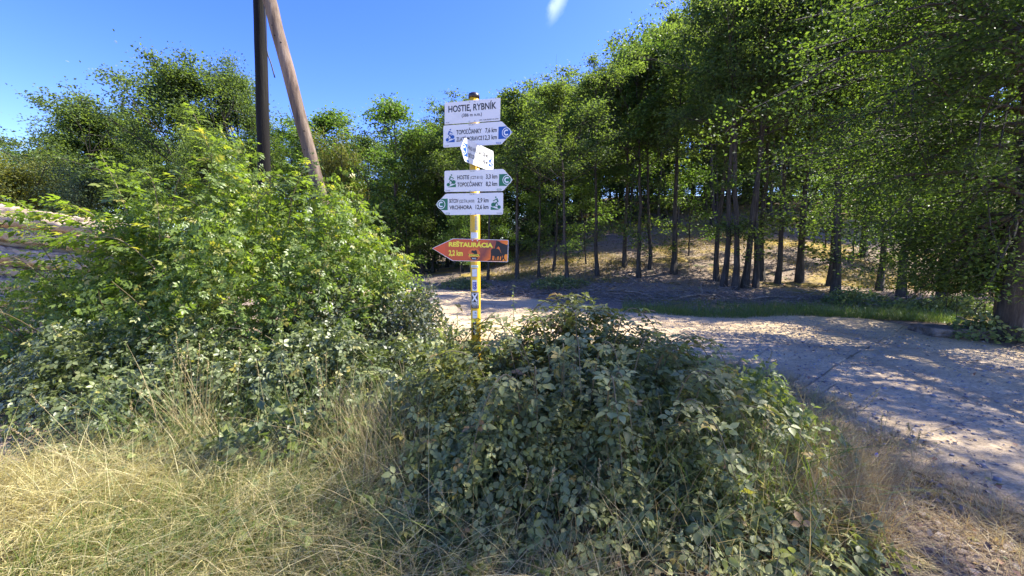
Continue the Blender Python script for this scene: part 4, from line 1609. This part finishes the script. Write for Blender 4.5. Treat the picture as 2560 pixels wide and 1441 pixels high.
rose_m = [(-3.2, 5.2, 1.85, 1.15, 2.3), (-2.05, 5.2, 1.0, .9, 2.1), (-4.4, 5.2, 1.3, .9, 2.0), (-5.2, 4.9, 1.0, .8, 1.50), (-6.2, 5.0, .9, .6, 1.15), (-3.0, 4.5, 1.5, .8, 1.7), (-4.1, 4.55, 1.1, .8, 1.4)]
thicket('rose_bush', 'large sunlit wild rose bush with yellow-green shoots, in front of the utility pole', 'bush', rose_m, 21000, PIN, .125, M_rose, 300, shoots, .38, .65, canes=36, cane_r=.007)

# small-leaved dark shrub at its right foot
thicket('blackthorn_shrub', 'dark small-leaved shrub at the right foot of the rose bush by the road', 'bush', [(-1.55, 5.0, .85, .7, 1.15), (-2.2, 4.6, .8, .6, 1.1), (-1.2, 4.6, .5, .5, .75)], 16000, L4, .05, M_thorn, 0, (), .4, .9, canes=40, cane_r=.005)

# brambles
arch = []
for pts in (
    [(1360, 1000, 2.9), (1400, 820, 3.1), (1500, 775, 3.2), (1620, 850, 3.2), (1720, 910, 3.1)],
    [(1300, 950, 2.9), (1340, 800, 3.2), (1420, 760, 3.3), (1510, 800, 3.3), (1560, 860, 3.2)],
    [(1250, 950, 3.0), (1290, 840, 3.2), (1360, 800, 3.2), (1450, 830, 3.1)],
    [(1460, 950, 2.8), (1540, 850, 3.0), (1650, 880, 3.0), (1800, 960, 2.9)],
    [(1300, 900, 3.1), (1330, 780, 3.4), (1400, 740, 3.4), (1460, 742, 3.4)],
    [(1150, 1000, 2.7), (1120, 900, 2.9), (1050, 880, 3.0)],
    [(1210, 900, 3.1), (1230, 830, 3.2), (1290, 820, 3.2)],
    [(1600, 1000, 2.8), (1700, 930, 2.9), (1820, 960, 2.9), (1930, 1040, 2.8)],
):
    arch.append(([tuple(at(*p)) for p in pts], .135, .05))
for k in range(34):
    a_ = rng.uniform(0, 6.28)
    r_ = rng.uniform(.2, .8)
    bx, by = .45 + 1.1 * r_ * math.cos(a_), 2.75 + .75 * r_ * math.sin(a_)
    bz = .95 * (1 - r_ ** 2 * .7)
    dx, dy = math.cos(a_ + rng.normal(0, .4)), math.sin(a_ + rng.normal(0, .4)) * .8
    L_ = rng.uniform(.35, .75)
    arch.append(([(bx, by, bz * .6), (bx + dx * L_ * .3, by + dy * L_ * .3, bz + rng.uniform(.05, .22)), (bx + dx * L_ * .7, by + dy * L_ * .7, bz + rng.uniform(.0, .16)), (bx + dx * L_, by + dy * L_, bz - rng.uniform(.1, .3))], .11, .06))
thicket('bramble_thicket', 'shaded grey-green bramble mound in the centre foreground, hiding the foot of the signpost', 'bramble',
        [(.50, 3.15, .85, .7, .95), (.2, 2.9, .8, .7, .80), (-.35, 2.95, .75, .7, .76), (1.15, 2.95, 1.05, .75, .64), (.35, 2.35, .85, .6, .62), (1.05, 2.3, .7, .55, .42), (-.35, 2.35, .65, .6, .42), (.4, 1.95, .8, .4, .28), (1.45, 2.1, .6, .4, .22), (1.2, 1.8, .8, .3, .14)],
        12500, TRI, .088, M_bram, 300, arch, .30, .42, canes=60)
lb = []
for pts in ([(640, 1100, 3.2), (600, 960, 3.4), (660, 900, 3.5), (740, 960, 3.3)], [(820, 1080, 3.1), (870, 960, 3.3), (960, 920, 3.3)], [(480, 1100, 3.3), (420, 980, 3.6), (300, 950, 3.6)], [(900, 1000, 3.4), (860, 880, 3.7), (940, 850, 3.8)]):
    lb.append(([tuple(at(*p)) for p in pts], .13, .055))
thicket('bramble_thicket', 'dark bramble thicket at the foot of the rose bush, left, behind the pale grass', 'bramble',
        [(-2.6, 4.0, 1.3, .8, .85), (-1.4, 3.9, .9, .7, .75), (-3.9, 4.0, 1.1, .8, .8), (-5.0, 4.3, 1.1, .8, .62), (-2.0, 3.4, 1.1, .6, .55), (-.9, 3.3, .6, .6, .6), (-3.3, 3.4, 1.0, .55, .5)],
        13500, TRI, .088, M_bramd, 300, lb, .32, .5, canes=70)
thicket('herb_patch', 'sunlit light green herbs on the right shoulder of the bramble mound, beside the road', 'herbs',
        [(1.75, 3.1, .55, .5, .62), (2.05, 3.5, .5, .6, .45), (1.5, 3.9, .6, .7, .55), (1.3, 4.5, .9, .6, .5), (2.2, 2.9, .35, .4, .35)], 8500, L4, .055, M_herb, 200, (), .45, .8, canes=51, cane_mat=M_stemg, cane_r=.0025)
thicket('herb_patch', 'low bright herbs behind the signpost along the sunny road edge', 'herbs',
        [(-.7, 5.2, .7, .6, .38), (.0, 5.0, .6, .6, .35), (.7, 5.2, .7, .5, .35), (-1.0, 4.4, .5, .5, .35), (.2, 4.2, .6, .5, .5)], 4200, L4, .07, M_herb, 0, (), .5, .8, canes=40, cane_mat=M_stemg, cane_r=.0025)
thicket('herb_patch', 'yellow-green nettles and herbs between the pale grass and the dark brambles', 'herbs',
        [(-1.6, 2.75, .7, .4, .38), (-.95, 2.8, .5, .45, .45), (-2.5, 2.9, .6, .35, .32), (-.85, 2.3, .4, .4, .3)], 2600, L4, .075, M_herb, 150, (), .5, .7, canes=60, cane_mat=M_stemg, cane_r=.0025)
thicket('herb_patch', 'scattered broad-leaved weeds poking out of the pale grass at lower left', 'herbs',
        [(-1.2, 2.1, .9, .4, .16), (-.5, 2.0, .5, .4, .2), (-2.0, 2.4, .8, .4, .14), (.0, 1.7, .6, .3, .16)], 2200, L6, .07, M_herb, 150, (), .5, .7, canes=20, cane_mat=M_stemg, cane_r=.002)
for i, (px, py, lab) in enumerate(((2400, 790, 'leafy undergrowth below the massive trunk on the far road side'), (2300, 785, 'pale undergrowth at the right end of the brushwood'), (2130, 765, 'tuft of pale green weeds in front of the leaning oak'), (2500, 850, 'undergrowth round the foot of the big near oak'),
                                   (1155, 722, 'grassy tuft at the far road edge left of the post'), (1390, 722, 'pale green tuft in front of the brushwood'))):
    x, y = ground_hit(px, py)
    thicket('undergrowth', lab, 'undergrowth', [(x, y, .9, .5, .45), (x + .6, y + .2, .7, .4, .35)], 1500, L2, .09, M_herb, 0, (), .6, .8, base_z=float(terrain(x, y)), canes=20, cane_mat=M_stemg, cane_r=.003)

# nettles standing up beside the post
def nettle(px, pyb, pyt, depth, lab, size=.07):
    b_ = at(px, pyb, depth)
    tpp = at(px + 4, pyt, depth)
    root = empty('nettle', (b_[0], b_[1], 0), lab, 'nettle', None)
    pl = spline([(b_[0], b_[1], 0), tuple(b_), tuple((b_ + tpp) / 2 + rng.normal(0, .01, 3)), tuple(tpp)], 20)
    V, F = tube(pl, np.linspace(.004, .0015, 20), 5)
    mob('stem', V, F, M_stemg, root)
    lm = mesh_np('leaf', L6[0] * np.array([.7, 1, 1]), L6[1], M_herb, np.full(7, .3))
    for k in range(22):
        f = 5 + k * 14.5 / 22
        c_ = np.array([np.interp(f, np.arange(20), pl[:, i]) for i in range(3)])
        a = (k // 2) * 1.57 + (k % 2) * math.pi + rng.normal(0, .2)
        tip_ = np.array([[math.cos(a), math.sin(a), -.5]])
        R = frames(np.array([[math.cos(a) * .4, math.sin(a) * .4, 1.]]), tip_)[0]
        o_ = bpy.data.objects.new('leaf', lm)
        o_.matrix_basis = Matrix.Translation(Vector(c_) - root.location) @ Matrix([[float(v) for v in r] for r in R]).to_4x4() @ Matrix.Scale(size * (1.15 - k / 34) * float(rng.uniform(.8, 1.1)), 4)
        put(o_, root)


nettle(1278, 860, 712, 3.6, 'tall nettle standing in front of the road right of the signpost')
nettle(1140, 860, 780, 3.9, 'small reddish nettle standing left of the signpost foot', .06)
nettle(1262, 870, 790, 3.7, 'shorter nettle between the signpost and the tall nettle', .06)

# ------------------------------------------------------------------ grasses


def blades(B, az, L_, lean, curve, w, nseg=4):
    """ribbons: B (n,3) bases, az direction, L length, lean initial tilt from vertical (rad), curve extra tilt"""
    n = len(B)
    t = np.linspace(0, 1, nseg + 1)
    pts = np.zeros((n, nseg + 1, 3))
    pts[:, 0] = B
    d_h = np.stack([np.cos(az), np.sin(az)], 1)
    for i in range(1, nseg + 1):
        th = lean + curve * (t[i] ** 1.3)
        step = (L_ / nseg)
        pts[:, i, :2] = pts[:, i - 1, :2] + d_h * (np.sin(th) * step)[:, None]
        pts[:, i, 2] = pts[:, i - 1, 2] + np.cos(th) * step
    gmin = terrain(pts[..., 0], pts[..., 1]) + .006 + .02 * rng.random((n, 1))
    pts[..., 2] = np.maximum(pts[..., 2], gmin)
    a2 = az + rng.normal(math.pi / 2, .5, n)
    sd = np.stack([np.cos(a2), np.sin(a2), rng.normal(0, .3, n)], 1)
    ww = (w[:, None] * (1 - t[None] ** 1.5 * .92)) / 2
    Lf = pts - sd[:, None, :] * ww[..., None]
    Rt = pts + sd[:, None, :] * ww[..., None]
    V = np.stack([Lf, Rt], 2).reshape(n, -1, 3)
    F = []
    for i in range(nseg):
        a = 2 * i
        F += [(a, a + 1, a + 3), (a, a + 3, a + 2)]
    F = np.array(F)
    FF = (F[None] + (np.arange(n) * (2 * nseg + 2))[:, None, None]).reshape(-1, 3)
    T = np.repeat(rng.random(n), 2 * nseg + 2)
    return V.reshape(-1, 3), FF, T


def grass_area(fn, n, L0, L1, lean, curve, w, az0=None, az_j=3.14, nseg=4, sig=.35):
    x, y = fn(n)
    n = len(x)
    B = np.stack([x, y, terrain(x, y)], 1)
    az = rng.uniform(-math.pi, math.pi, n) if az0 is None else az0 + rng.normal(0, az_j, n)
    return blades(B, az, rng.uniform(L0, L1, n), np.abs(rng.normal(lean, sig, n)), np.abs(rng.normal(curve, .4, n)), w * rng.uniform(.6, 1.4, n), nseg)


def patch(cx_, cy_, rx, ry):
    def f(n):
        a = rng.uniform(0, 6.28, n)
        r = np.sqrt(rng.random(n))
        return cx_ + rx * r * np.cos(a), cy_ + ry * r * np.sin(a)
    return f


def multi(*ps):
    def f(n):
        xs, ys = [], []
        for p_, w_ in ps:
            a, b_ = p_(int(n * w_))
            xs.append(a)
            ys.append(b_)
        return np.concatenate(xs), np.concatenate(ys)
    return f


# pale matted grass lower left
A = Acc()
A.add(*grass_area(multi((patch(-1.9, 2.2, 1.1, .65), .62), (patch(-1.1, 1.75, .8, .5), .13), (patch(-3.0, 2.6, 1.0, .5), .25)), 15000, .3, .75, 1.0, .6, .0042, -.35, .5, 4, .25))
A.add(*grass_area(patch(-1.7, 2.6, 1.5, .5), 3500, .25, .55, .35, 1.0, .0032))
V, F, T = A.get()
mob('matted_grass', V, F, M_straw, tint=T, kind='stuff', label='pale yellow matted grass lying in the lower left corner', cat='grass')
A = Acc()
A.add(*grass_area(multi((patch(-.35, 1.75, .9, .4), .45), (patch(-.9, 2.1, .7, .5), .35), (patch(.3, 1.5, .9, .25), .2)), 7500, .2, .5, .8, .8, .0028, None, 1, 4, .3))
A.add(*grass_area(patch(-.75, 2.75, .45, .5), 1800, .4, .8, .2, .5, .0028, sig=.15))
V, F, T = A.get()
mob('dry_grass', V, F, M_drygrass, tint=T, kind='stuff', label='greyish dry grass tangled under the front of the bramble mound', cat='grass')
# green matted grass among it
A = Acc()
A.add(*grass_area(multi((patch(-1.3, 1.95, 1.2, .5), .45), (patch(-.6, 2.5, .8, .6), .30), (patch(1.9, 3.4, .7, .9), .25)), 12000, .2, .5, .5, .9, .0034, 0, 1.2))
V, F, T = A.get()
mob('green_grass', V, F, M_grass, tint=T, kind='stuff', label='green grass blades among the dry grass and brambles', cat='grass')
A = Acc()
A.add(*grass_area(multi((patch(.4, 2.5, 1.0, .6), .6), (patch(1.3, 2.5, .7, .5), .4)), 1300, .5, 1.0, .3, .8, .0046, sig=.25))
A.add(*grass_area(multi((patch(-2.0, 3.1, 1.4, .4), .5), (patch(-.8, 2.9, .4, .4), .5)), 1500, .4, .85, .2, .7, .0038, sig=.2))
V, F, T = A.get()
mob('long_green_grass', V, F, M_grass, tint=T, kind='stuff', label='long green grass blades growing up through the brambles', cat='grass')
A = Acc()
A.add(*grass_area(multi((patch(-2.45, 2.95, .22, .12), .55), (patch(-1.25, 2.75, .3, .2), .45)), 260, .45, 1.0, .12, .6, .0035, sig=.12))
V, F, T = A.get()
mob('tall_dry_grass', V, F, M_drygrass, tint=T, kind='stuff', label='upright tufts of tall tan grass in front of the dark brambles', cat='grass')
A = Acc()
A.add(*grass_area(multi((patch(.2, 2.1, 1.1, .5), .6), (patch(1.2, 2.1, .8, .4), .4)), 900, .4, .9, .4, .7, .0036, sig=.3))
V, F, T = A.get()
mob('dry_stems', V, F, M_drygrass, tint=T, kind='stuff', label='thin dry grass stems growing through the front of the bramble mound', cat='grass')
# right: orange dry tuft and verge
A = Acc()
A.add(*grass_area(multi((patch(2.05, 2.75, .5, .45), .45), (patch(2.25, 3.3, .5, .6), .3), (patch(1.75, 2.3, .5, .4), .25)), 8500, .18, .5, .35, .8, .0026, sig=.3))
V, F, T = A.get()
A.add(*grass_area(multi((patch(2.7, 2.5, .35, .4), .4), (patch(2.9, 1.9, .4, .4), .3), (patch(2.3, 2.0, .5, .3), .3)), 2600, .08, .22, .7, .7, .0026, sig=.3))
V, F, T = A.get()
mob('orange_grass', V, F, M_orange, tint=T, kind='stuff', label='orange-brown dry grass clump right of the bramble mound', cat='grass')


def verge(n):
    i = rng.integers(70, 230, n)
    o_ = np.abs(rng.normal(0, .28, n))
    tx = np.gradient(NE, axis=0)
    tx = unit(tx)
    nx = np.stack([tx[:, 1], -tx[:, 0]], 1)
    # away from far edge
    s_ = np.sign(np.sum((NE - FE) * nx, axis=1))[:, None]
    P_ = NE[i] + (nx * s_)[i] * (o_[:, None] - .12) + rng.normal(0, .05, (n, 2))
    return P_[:, 0], P_[:, 1]


A = Acc()
A.add(*grass_area(verge, 9000, .05, .25, .5, .8, .003))
V, F, T = A.get()
mob('verge_grass', V, F, M_drygrass, tint=T, kind='stuff', label='short dry grass along the near edge of the gravel road', cat='grass')


def farverge(n):
    px = rng.uniform(1560, 2420, n)
    base_ = np.interp(px, [1560, 1700, 2000, 2420], [784, 793, 800, 812])
    py = base_ - np.abs(rng.normal(0, 17, n))
    d = (py - 625.0) / 1000
    y = 1.6 / d
    return (px - 1280) / 1000 * y, y


A = Acc()
A.add(*grass_area(farverge, 14000, .08, .3, .3, .6, .008, nseg=3))
V, F, T = A.get()
mob('green_strip_grass', V, F, M_grass, tint=T, kind='stuff', label='green grass strip along the far side of the road', cat='grass')


def hill(n):
    x = rng.uniform(-2, 24, n)
    y = rng.uniform(16.0, 36, n)
    w = np.sin(x * .55 + y * .3) + np.sin(x * .23 - y * .6 + 1) + .5 * np.sin(x * 1.7 + y * 1.1)
    k_ = (w > .2) & (y > 16.3 + .2 * np.sin(x * 2))
    return x[k_], y[k_]


A = Acc()
A.add(*grass_area(hill, 85000, .12, .35, .5, .6, .012, nseg=2))
V, F, T = A.get()
mob('hill_grass', V, F, M_hillgrass, tint=T, kind='stuff', label='yellow dry grass on the wooded slope', cat='grass')

# tall dry stalks, each its own thing
stalk_spec = [
    (460, 1180, 470, 850, 3.0), (440, 1190, 455, 880, 3.0), (475, 1190, 500, 860, 3.0), (430, 1170, 435, 900, 3.0), (490, 1150, 520, 900, 3.1), (450, 1190, 440, 830, 3.05),
    (310, 1110, 362, 955, 2.7), (300, 1120, 328, 1005, 2.7), (200, 1150, 25, 1068, 2.6), (250, 1160, 75, 985, 2.8), (230, 1180, 70, 1058, 2.5), (600, 1120, 600, 860, 3.2),
    (820, 1280, 790, 900, 2.6), (835, 1260, 815, 880, 2.7), (850, 1250, 800, 920, 2.7), (690, 1150, 640, 900, 3.0), (870, 1230, 850, 930, 2.8),
    (1330, 1441, 1385, 1170, 1.9), (1280, 1400, 1320, 1180, 2.0), (1170, 1430, 1100, 1200, 1.95), (1240, 1441, 1000, 1260, 1.9), (1150, 1441, 1010, 1300, 1.85), (1420, 1441, 1480, 1210, 1.95), (1480, 1430, 1500, 1150, 2.0),
    (2040, 1140, 2200, 970, 2.9), (2050, 1150, 2195, 985, 2.95), (2140, 1050, 2125, 985, 3.2), (2190, 1200, 2205, 1040, 2.8), (2250, 1230, 2300, 1080, 2.8), (2060, 1120, 1990, 960, 3.0), (2120, 1150, 2080, 980, 3.1), (2280, 1160, 2270, 1060, 2.9),
    (1890, 1000, 1930, 880, 3.4), (1950, 1010, 1940, 900, 3.3), (540, 1300, 330, 1250, 2.1), (900, 1400, 760, 1260, 1.9), (980, 1300, 1010, 1080, 2.3), (1560, 1380, 1620, 1180, 2.1), (1700, 1300, 1730, 1130, 2.3),
]
for i, (x0, y0, x1, y1, d_) in enumerate(stalk_spec):
    a_, b_ = at(x0, y0, d_), at(x1, y1, d_ * rng.uniform(.97, 1.03))
    g_ = np.array([a_[0], a_[1], 0.0])
    side_ = 'left' if x0 < 700 else ('centre' if x0 < 1750 else 'right')
    lab = {'left': 'thin dry grass stalk with a seed head rising above the grass on the left',
           'centre': 'thin dry grass stalk crossing in front of the bramble mound',
           'right': 'thin dry grass stalk sticking out beside the road on the right'}[side_]
    root = empty('grass_stalk', tuple(g_), lab, 'grass stalk', 'dry grass stalks on the ' + side_)
    bend = rng.normal(0, .015, 3)
    if a_[2] > .3:
        pl = spline([tuple(g_), tuple(a_), tuple((a_ + b_) / 2 + bend), tuple(b_)], 12)
    else:
        pl = spline([tuple(a_), tuple((a_ + b_) / 2 + bend), tuple(b_)], 12)
    V, F = tube(pl, np.linspace(.0020, .0010, 12), 4)
    mob('stem', V, F, M_drygrass, root)
    A = Acc()
    n_ = 26
    f = np.linspace(.80, 1.0, n_)
    c_ = np.stack([np.interp(f * 11, np.arange(12), pl[:, k]) for k in range(3)], 1)
    dr = unit((pl[-1] - pl[-3])[None])
    A.add(*scatter(L2, c_, rng.normal(0, 1, (n_, 3)), dr + rng.normal(0, .35, (n_, 3)), rng.uniform(.010, .018, n_)))
    V, F, T = A.get()
    mob('seed_head', V, F, M_drygrass, root, tint=T)

# ------------------------------------------------------------------ brushwood, slab, litter, flowers
A = Acc()
for k in range(1300):
    px = rng.uniform(1210, 2330)
    py = np.interp(px, [1210, 1400, 1800, 2100, 2330], [728, 738, 748, 756, 768]) + rng.normal(0, 8)
    x, y = ground_hit(px, py)
    z = float(terrain(x, y)) + rng.uniform(0, .10)
    a = rng.uniform(0, 6.28)
    lp = curve_pts((x, y, z), (math.cos(a), math.sin(a) * .5, rng.normal(.0, .12)), rng.uniform(.25, 1.1), 5, -.3, .20)
    lp[:, 2] = np.maximum(lp[:, 2], terrain(lp[:, 0], lp[:, 1]) + .01)
    A.add(*tube(lp, np.linspace(rng.uniform(.006, .02), .004, 5), 4, False))
V, F, T = A.get()
mob('brushwood', V, F, M_stick, kind='stuff', label='long heap of grey dead branches along the foot of the wood', cat='brushwood')
for i, (a_, b_, lab) in enumerate((((2075, 800), (2110, 832), 'dark stick leaning over the concrete slab'), ((1700, 762), (1800, 748), 'pale fallen branch lying on the brushwood'), ((1870, 768), (1960, 752), 'light grey fallen branch on the brushwood\'s right half'),
                                   ((1560, 745), (1630, 752), 'thin pale branch at the brushwood\'s left half'))):
    x0, y0 = ground_hit(*(a_ if i else (2390, 818)))
    x1, y1 = ground_hit(*(b_ if i else (2425, 832)))
    p_, q_ = np.array([x0, y0, terrain(x0, y0) + .22]), np.array([x1, y1, terrain(x1, y1) + .12])
    lp = spline([tuple(p_), tuple((p_ + q_) / 2 + np.array([0, 0, .05])), tuple(q_)], 8)
    V, F = tube(lp, np.linspace(.022, .014, 8), 6)
    mob('branch', V, F, M_stick, label=lab, cat='branch', smooth=True)

x0, y0 = ground_hit(2385, 842)
import bmesh
bm = bmesh.new()
bmesh.ops.create_cube(bm, size=1)
for v in bm.verts:
    v.co.x *= 1.15
    v.co.y *= .55
    v.co.z *= .16
bmesh.ops.subdivide_edges(bm, edges=bm.edges[:], cuts=4, use_grid_fill=True)
for v in bm.verts:
    v.co += Vector(rng.normal(0, .008, 3))
bmesh.ops.bevel(bm, geom=[e for e in bm.edges if e.calc_face_angle(0) > .8], offset=.012, segments=2, affect='EDGES')
me = bpy.data.meshes.new('slab')
bm.to_mesh(me)
bm.free()
me.materials.append(M_slab)
o = bpy.data.objects.new('concrete_slab', me)
o.location = (x0, y0, .09)
o.rotation_euler = (0, 0, -.12)
put(o, None, 'low flat slab lying at the road edge left of the big near oak', 'slab')

# fallen leaves: nearest ones single, rest as litter


def litter_xy(n):
    x = rng.uniform(.6, 3.6, n)
    y = rng.uniform(1.5, 3.3, n)
    k_ = x < road_near_x(y) + rng.normal(0, .3, n)
    return x[k_], y[k_]


x, y = litter_xy(420)
lm = []
for k in range(6):
    v = L6[0].copy()
    v[:, 2] += rng.normal(0, .12, len(v)) + .35 * (v[:, 0] ** 2)
    lm.append(mesh_np('fallen_leaf', v, L6[1], M_litter, np.full(7, .0)))
for k in range(min(280, len(x))):
    o = bpy.data.objects.new('fallen_leaf', lm[k % 6])
    o.location = (x[k], y[k], float(terrain(x[k], y[k])) + .012)
    o.rotation_euler = (rng.normal(0, .35), rng.normal(0, .35), rng.uniform(0, 6.28))
    s_ = float(rng.uniform(.03, .058))
    o.scale = (s_, s_, s_)
    put(o, ground)
x, y = litter_xy(2600)
x2 = rng.uniform(-3, 1, 1500)
y2 = rng.uniform(1.4, 2.4, 1500)
x3 = rng.uniform(3, 8, 700)
y3 = rng.uniform(2, 9, 700)
x4 = rng.uniform(-2, 18, 9000)
y4 = rng.uniform(13.5, 30, 9000)
x, y = np.concatenate([x, x2, x3, x4]), np.concatenate([y, y2, y3, y4])
n = len(x)
V, F, T = scatter(L4, np.stack([x, y, terrain(x, y) + .015 + .05 * ((x > 3) & (y < 10))], 1), unit(np.array([0, 0, 1.]) + rng.normal(0, .35, (n, 3))), rng.normal(0, 1, (n, 3)), np.where(y > 12, .12, .045) * rng.uniform(.6, 1.4, n))
mob('leaf_litter', V, F, M_litter, tint=T, kind='stuff', label='dry brown leaf litter on the ground', cat='leaf litter')

for i, (px, py, lab) in enumerate(((2192, 1137, 'pale blue chicory flower above the orange grass'), (2218, 1203, 'small blue chicory flower low beside the road edge'))):
    c_ = at(px, py, 2.85)
    root = empty('chicory_flower', (c_[0], c_[1], 0), lab, 'flower')
    V, F = tube([(c_[0], c_[1], 0), tuple(c_)], [.002, .0015], 5)
    mob('stem', V, F, M_stemg, root)
    n_ = 12
    a = np.linspace(0, 2 * math.pi, n_, endpoint=False)
    tip_ = np.stack([np.cos(a), np.full(n_, -.2), np.sin(a)], 1)
    V, F, T = scatter(L2, np.repeat(c_[None], n_, 0), np.repeat(np.array([[0, -1., .3]]), n_, 0), tip_, np.full(n_, .017))
    mob('petals', V, F, M_flower, root)
print('objects', len(bpy.data.objects), 'tris', sum(len(m_.polygons) for m_ in bpy.data.meshes))
